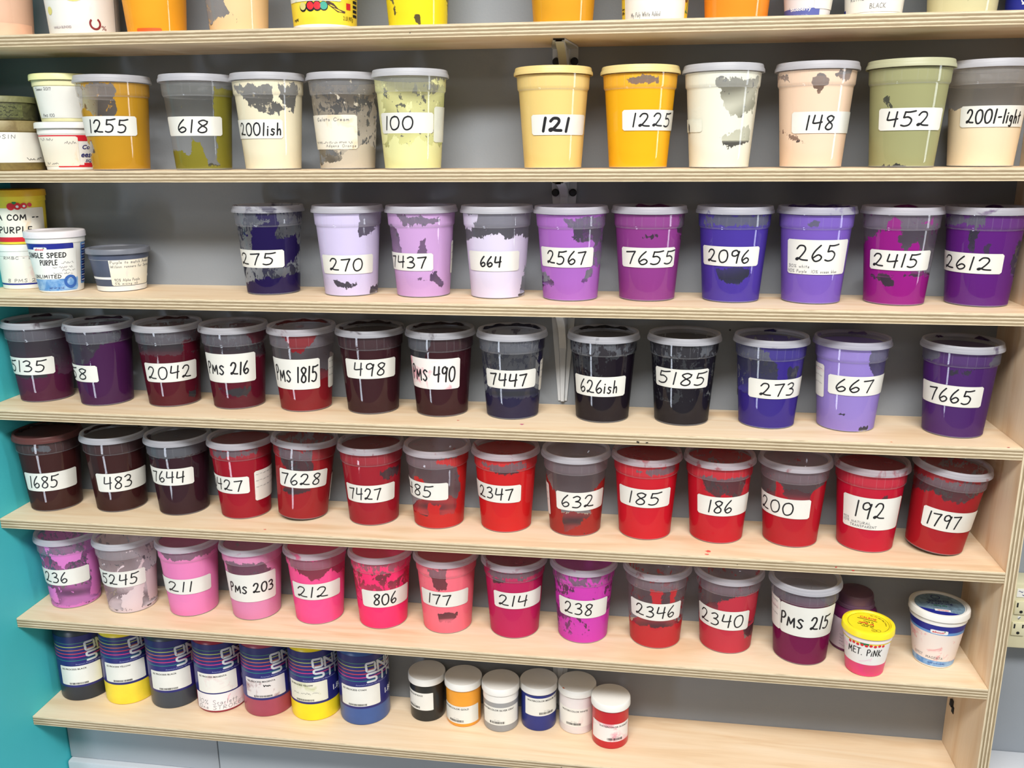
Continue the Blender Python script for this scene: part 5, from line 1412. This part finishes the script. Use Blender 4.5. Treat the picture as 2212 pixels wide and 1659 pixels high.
def outline_text(s, x, y, h, pen):
    V, F = [], []
    for c in s:
        w, st = OG[c]
        for ln in st:
            pts = []
            for a, b2 in zip(ln, ln[1:]):
                for k in range(5): pts.append((a[0] + (b2[0] - a[0]) * k / 5, a[1] + (b2[1] - a[1]) * k / 5))
            pts.append(ln[-1])
            ribbon([(x + (px + .03 * (1 - py)) * h * WID, y + py * h) for px, py in pts], pen, V, F)
        x += (w + .07) * h * WID
    return V, F


BOTTLES = [(-.8035, 'BLACK', (40, 46, 56), 'black ink, leftmost bottle by the teal wall', 0, -.005, 0),
           (-.7065, 'YELLOW', (244, 218, 60), 'yellow ink, second bottle from the teal wall', .0, .009, 0),
           (-.6095, 'BLACK', (56, 64, 74), 'charcoal black ink, between a yellow and a magenta bottle', .0, .0, 0),
           (-.5120, 'MAGENTA', (150, 36, 56), 'magenta ink and two stained labels with pencil words', 0, .003, 1),
           (-.4145, 'MAGENTA', (160, 66, 88), 'rose magenta ink, torn label streaked with red', .06, .001, 2),
           (-.3180, 'YELLOW', (246, 222, 30), 'bright yellow ink, next to the blue bottle', -.16, .001, 3),
           (-.2195, 'CYAN', (56, 88, 150), 'cyan blue ink, rightmost of the large bottles', 0, 0, 0)]
ART = {}
for x, ink, rgb, words, yw, dz, extra in BOTTLES:
    y = -.0525
    z = ZS[6] + SL[6] * x + .0002
    t = empty('ink_bottle', (x, y, z), cam_yaw(x, y) + yw, 'navy labelled ink bottle with ' + words, 'bottle', 'large ink bottles on the lowest shelf')
    mb = plain('ink_body_%d_%d_%d' % rgb, rgb, .35, .05)
    link('body', ME_BOTTLE, None, t)
    ob = t.children[0]
    if not ME_BOTTLE.materials: ME_BOTTLE.materials.append(mb)
    ob.material_slots[0].link = 'OBJECT'
    ob.material_slots[0].material = mb
    link('cap', ME_CAP, plain('black_cap', (34, 36, 42), .4), t)
    nb = BOT.patch('navy_label', -1.6, 2.6, .036 + dz, .146 + min(dz, .001), .0003, plain('navy_label', (34, 36, 108), .35), t, .001)
    for k, c in enumerate(STRIPES):
        zz = .1305 + dz - k * .0074
        BOT.wrap('stripe', rect2(-.07, .095, zz, zz + .0016, 28), .0005, plain('stripe_%d_%d_%d' % c, c, .4), nb)
    BOT.wrap('lettering', outline_text('ONE', .0035, .1125 + dz, .0185, .0041), .0008, M_STEELTXT, nb)
    BOT.wrap('lettering', outline_text('STROKE', .0045, .0905 + dz, .0185, .0041), .0008, M_STEELTXT, nb)
    BOT.wrap('lettering', print_text("America's Premier Ink Manufacturer", -.016, .0848 + dz, .0031, .066), .0006, plain('pale_blue_print', (150, 156, 206), .45), nb)
    BOT.wrap('lettering', print_text('1.800.', .0425, .053 + dz, .0115, .034, .03), .0006, M_WPRINT, nb)
    BOT.wrap('lettering', scribble(.056, .070, .0485 + dz, .0022, .0006, 44), .0006, M_WPRINT, nb)
    paper = (M_PAPER, M_PAPER_SOFT, m_stained('torn_label_paper', (222, 216, 214), (130, 50, 62), .56, 38), m_stained('label_paper_green_smudge', (228, 226, 208), (176, 184, 120), .6, 26))[extra]
    lb = BOT.patch('label', -1.05, .63, .041 + dz, .0825 + dz, .0007, paper, t, .001)
    BOT.wrap('lettering', print_text('EZ PROCESS ' + ink, -.044, .0745 + dz, .0033, .047 if ink != 'MAGENTA' else .054, .015), .001, M_INK, lb)
    if extra != 1: BOT.wrap('barcode', barcode(-.032, .003, .0425 + dz, .0465 + dz, int(-x * 1000)), .001, M_INK, lb)
    if extra == 1:
        l2 = BOT.patch('label', -1.25, 1.12, .0055, .0415, .0009, m_stained('label_paper_rose', (236, 230, 230), (226, 130, 150), .6, 32), t, .001)
        BOT.wrap('writing', hand_text('10% Scarlett', -.052, .026, .019, .0285, .0007), .0012, M_PENCIL, l2)
        BOT.wrap('writing', hand_text('One STROKE', -.052, .034, .0085, .0165, .0007), .0012, M_PENCIL, l2)
    if extra == 2: BOT.wrap('black_mark', scribble(-.012, .006, .0665, .004, .0014, 9), .001, M_INK, lb)
    if extra == 3: BOT.wrap('writing', scribble(-.038, .012, .058, .004, .0005, 12), .001, M_PENCIL, lb)

# ------------------------------------------------------------------ watercolor jars, lowest shelf
JP = [(.0300, 0), (.0325, .001), (.0330, .003), (.0330, .0745), (.0315, .0755), (.0315, .079)]
ME_JAR = lathe('jar_body', JP, 56, True, True)
ME_JLID = lathe('jar_lid', [(.0350, .0772), (.0357, .0772), (.0358, .079), (.0355, .0885), (.0345, .0902), (.031, .0908), (.0001, .0912)], 56, True, True)
JAR = Round([(.033, .002), (.033, .075)], .033)
M_JLID = plain('white_jar_lid', (232, 232, 228), .5, .015)
JARS = [(-.0985, -.040, 'BLACK', (28, 32, 34), -2.0, .315, .0247, .0612, 'black paint'),
        (-.0262, -.0470, 'GOLD', (232, 156, 46), -1.45, .93, .0075, .0440, 'gold paint'),
        (.0462, -.0525, 'SILVER GRAY', (150, 152, 154), -1.2, 1.2, .0150, .0520, 'silver gray paint'),
        (.1165, -.0400, 'MEDIUM YELLOW', (30, 44, 122), -.84, 1.5, .0325, .0695, 'deep blue paint'),
        (.1885, -.0400, 'WHITE', (226, 220, 220), -1.2, 1.2, .0165, .0540, 'white paint'),
        (.2520, -.0735, 'SCARLET', (190, 30, 42), -1.17, 1.3, .0155, .0515, 'scarlet paint')]
for x, y, nm, rgb, a0, a1, z0, z1, words in JARS:
    z = ZS[6] + SL[6] * x + .0002
    t = empty('paint_jar', (x, y, z), cam_yaw(x, y), 'small white lidded jar of ' + words + ' on lowest shelf', 'jar', 'small paint jars on the lowest shelf')
    mb = plain('jar_paint_%d_%d_%d' % rgb, rgb, .3, .04)
    if not ME_JAR.materials: ME_JAR.materials.append(mb)
    ob = link('body', ME_JAR, None, t)
    ob.material_slots[0].link = 'OBJECT'
    ob.material_slots[0].material = mb
    link('lid', ME_JLID, M_JLID, t)
    pap = M_PAPER_PINK if nm == 'SCARLET' else (M_PAPER_SOFT if nm == 'WHITE' else M_PAPER)
    lb = JAR.patch('label', a0, a1, z0, z1, .0003, pap, t, .0005)
    full = {'BLACK': .038, 'GOLD': .055, 'SILVER GRAY': .066, 'MEDIUM YELLOW': .074, 'WHITE': .051, 'SCARLET': .058}[nm]
    tx = {'BLACK': -.0475, 'GOLD': -.046, 'SILVER GRAY': -.0395, 'MEDIUM YELLOW': -.0225, 'WHITE': -.030, 'SCARLET': -.0205}[nm]
    if nm == 'BLACK': full = .0385
    JAR.wrap('lettering', print_text('WATERCOLOR ' + nm, tx, z1 - .0072, .0034, full, .012), .0006, M_INK, lb)
    bx = {'BLACK': -.044, 'GOLD': -.030, 'SILVER GRAY': -.022, 'MEDIUM YELLOW': .001, 'WHITE': -.020, 'SCARLET': -.005}[nm]
    JAR.wrap('barcode', barcode(bx, bx + .0285, z0 + .0032, z0 + .0078, int(x * 1000) + 300), .0006, M_INK, lb)
    JAR.wrap('lettering', scribble(bx + .009, bx + .021, z0 + .0095, .0016, .0003, 55), .0006, M_PENCIL, lb)
    if nm == 'SILVER GRAY': JAR.patch('white_collar', -3.14, 3.14, .0615, .0755, .0004, M_JLID, t, .0002)
    if nm == 'WHITE': disc_art('orange_spot', ringart(0, 0, 0, .003), .0911, plain('orange_spot', (206, 110, 70), .5), t).location = (-.024, -.022, -.0006)

# ------------------------------------------------------------------ outlet on the right wall
M_BEIGE = plain('beige_plastic', (206, 202, 170), .4, .03)
t = empty('wall_outlet', (0, 0, 0), 0, 'beige surface wall box with electric outlets, right of the plywood side panel', 'outlet')
bx = link('box', rounded_box('outlet_box', .884, 1.9, -.045, -.0005, -.574, -.4525, .004), M_BEIGE, t)
for xx in (.931, 1.32):
    for zz in (-.4965, -.5357):
        rc = link('receptacle', rounded_box('receptacle', xx - .0105, xx + .0105, -.0485, -.044, zz - .0125, zz + .0125, .0016), M_BEIGE, t)
        sl = [box_data(xx - .0080, xx - .0056, -.0489, -.0484, zz + .0015, zz + .0095), box_data(xx + .0052, xx + .0076, -.0489, -.0484, zz + .0025, zz + .0090)]
        hv = lathe_data([(.0001, 0), (.0026, 0), (.0026, .0005), (.0001, .0005)], 16)
        link('slots', mesh('slots', *join(*sl, ([(xx + p[0], -.0489 + p[2], zz - .0068 + p[1]) for p in hv[0]], hv[1])), smooth=False), M_DARKMETAL, rc)
    sc = lathe_data([(.0001, 0), (.0028, 0), (.002, .001), (.0001, .0012)], 16)
    sw = link('screw', mesh('screw', [(xx + p[0], -.045 - p[2], -.516 + p[1]) for p in sc[0]], [f[::-1] for f in sc[1]]), M_STEEL, bx)
    link('slot', mesh('slot', [(xx - .002, -.0464, -.518), (xx - .0012, -.0464, -.5185), (xx + .002, -.0464, -.514), (xx + .0012, -.0464, -.5135)], [(0, 1, 2, 3)], False), M_DARKMETAL, bx)
tg = link('tag', mesh('tag', *box_data(.9215, .985, -.0462, -.0450, -.4775, -.4625), smooth=False), M_PAPER, t)
for k in range(2):
    art = scribble(.9240 + k * .006, .945, -.4690 - k * .0060, .0032, .0009, 66 + k)
    link('lettering', mesh('lettering', [(a, -.0464, b2) for a, b2 in art[0]], art[1], False), M_BLUEINK, tg)
# nail head left in the wall above tub 5185
nl = lathe_data([(.0001, 0), (.0016, 0), (.0012, .0012), (.0001, .0014)], 12)
tag(link('nail', mesh('nail', [(.4337 + p[0], -p[2], -.0425 + p[1]) for p in nl[0]], [f[::-1] for f in nl[1]]), M_DARKMETAL), 'tiny dark nail head in the grey wall above the tub reading 5185', 'nail')
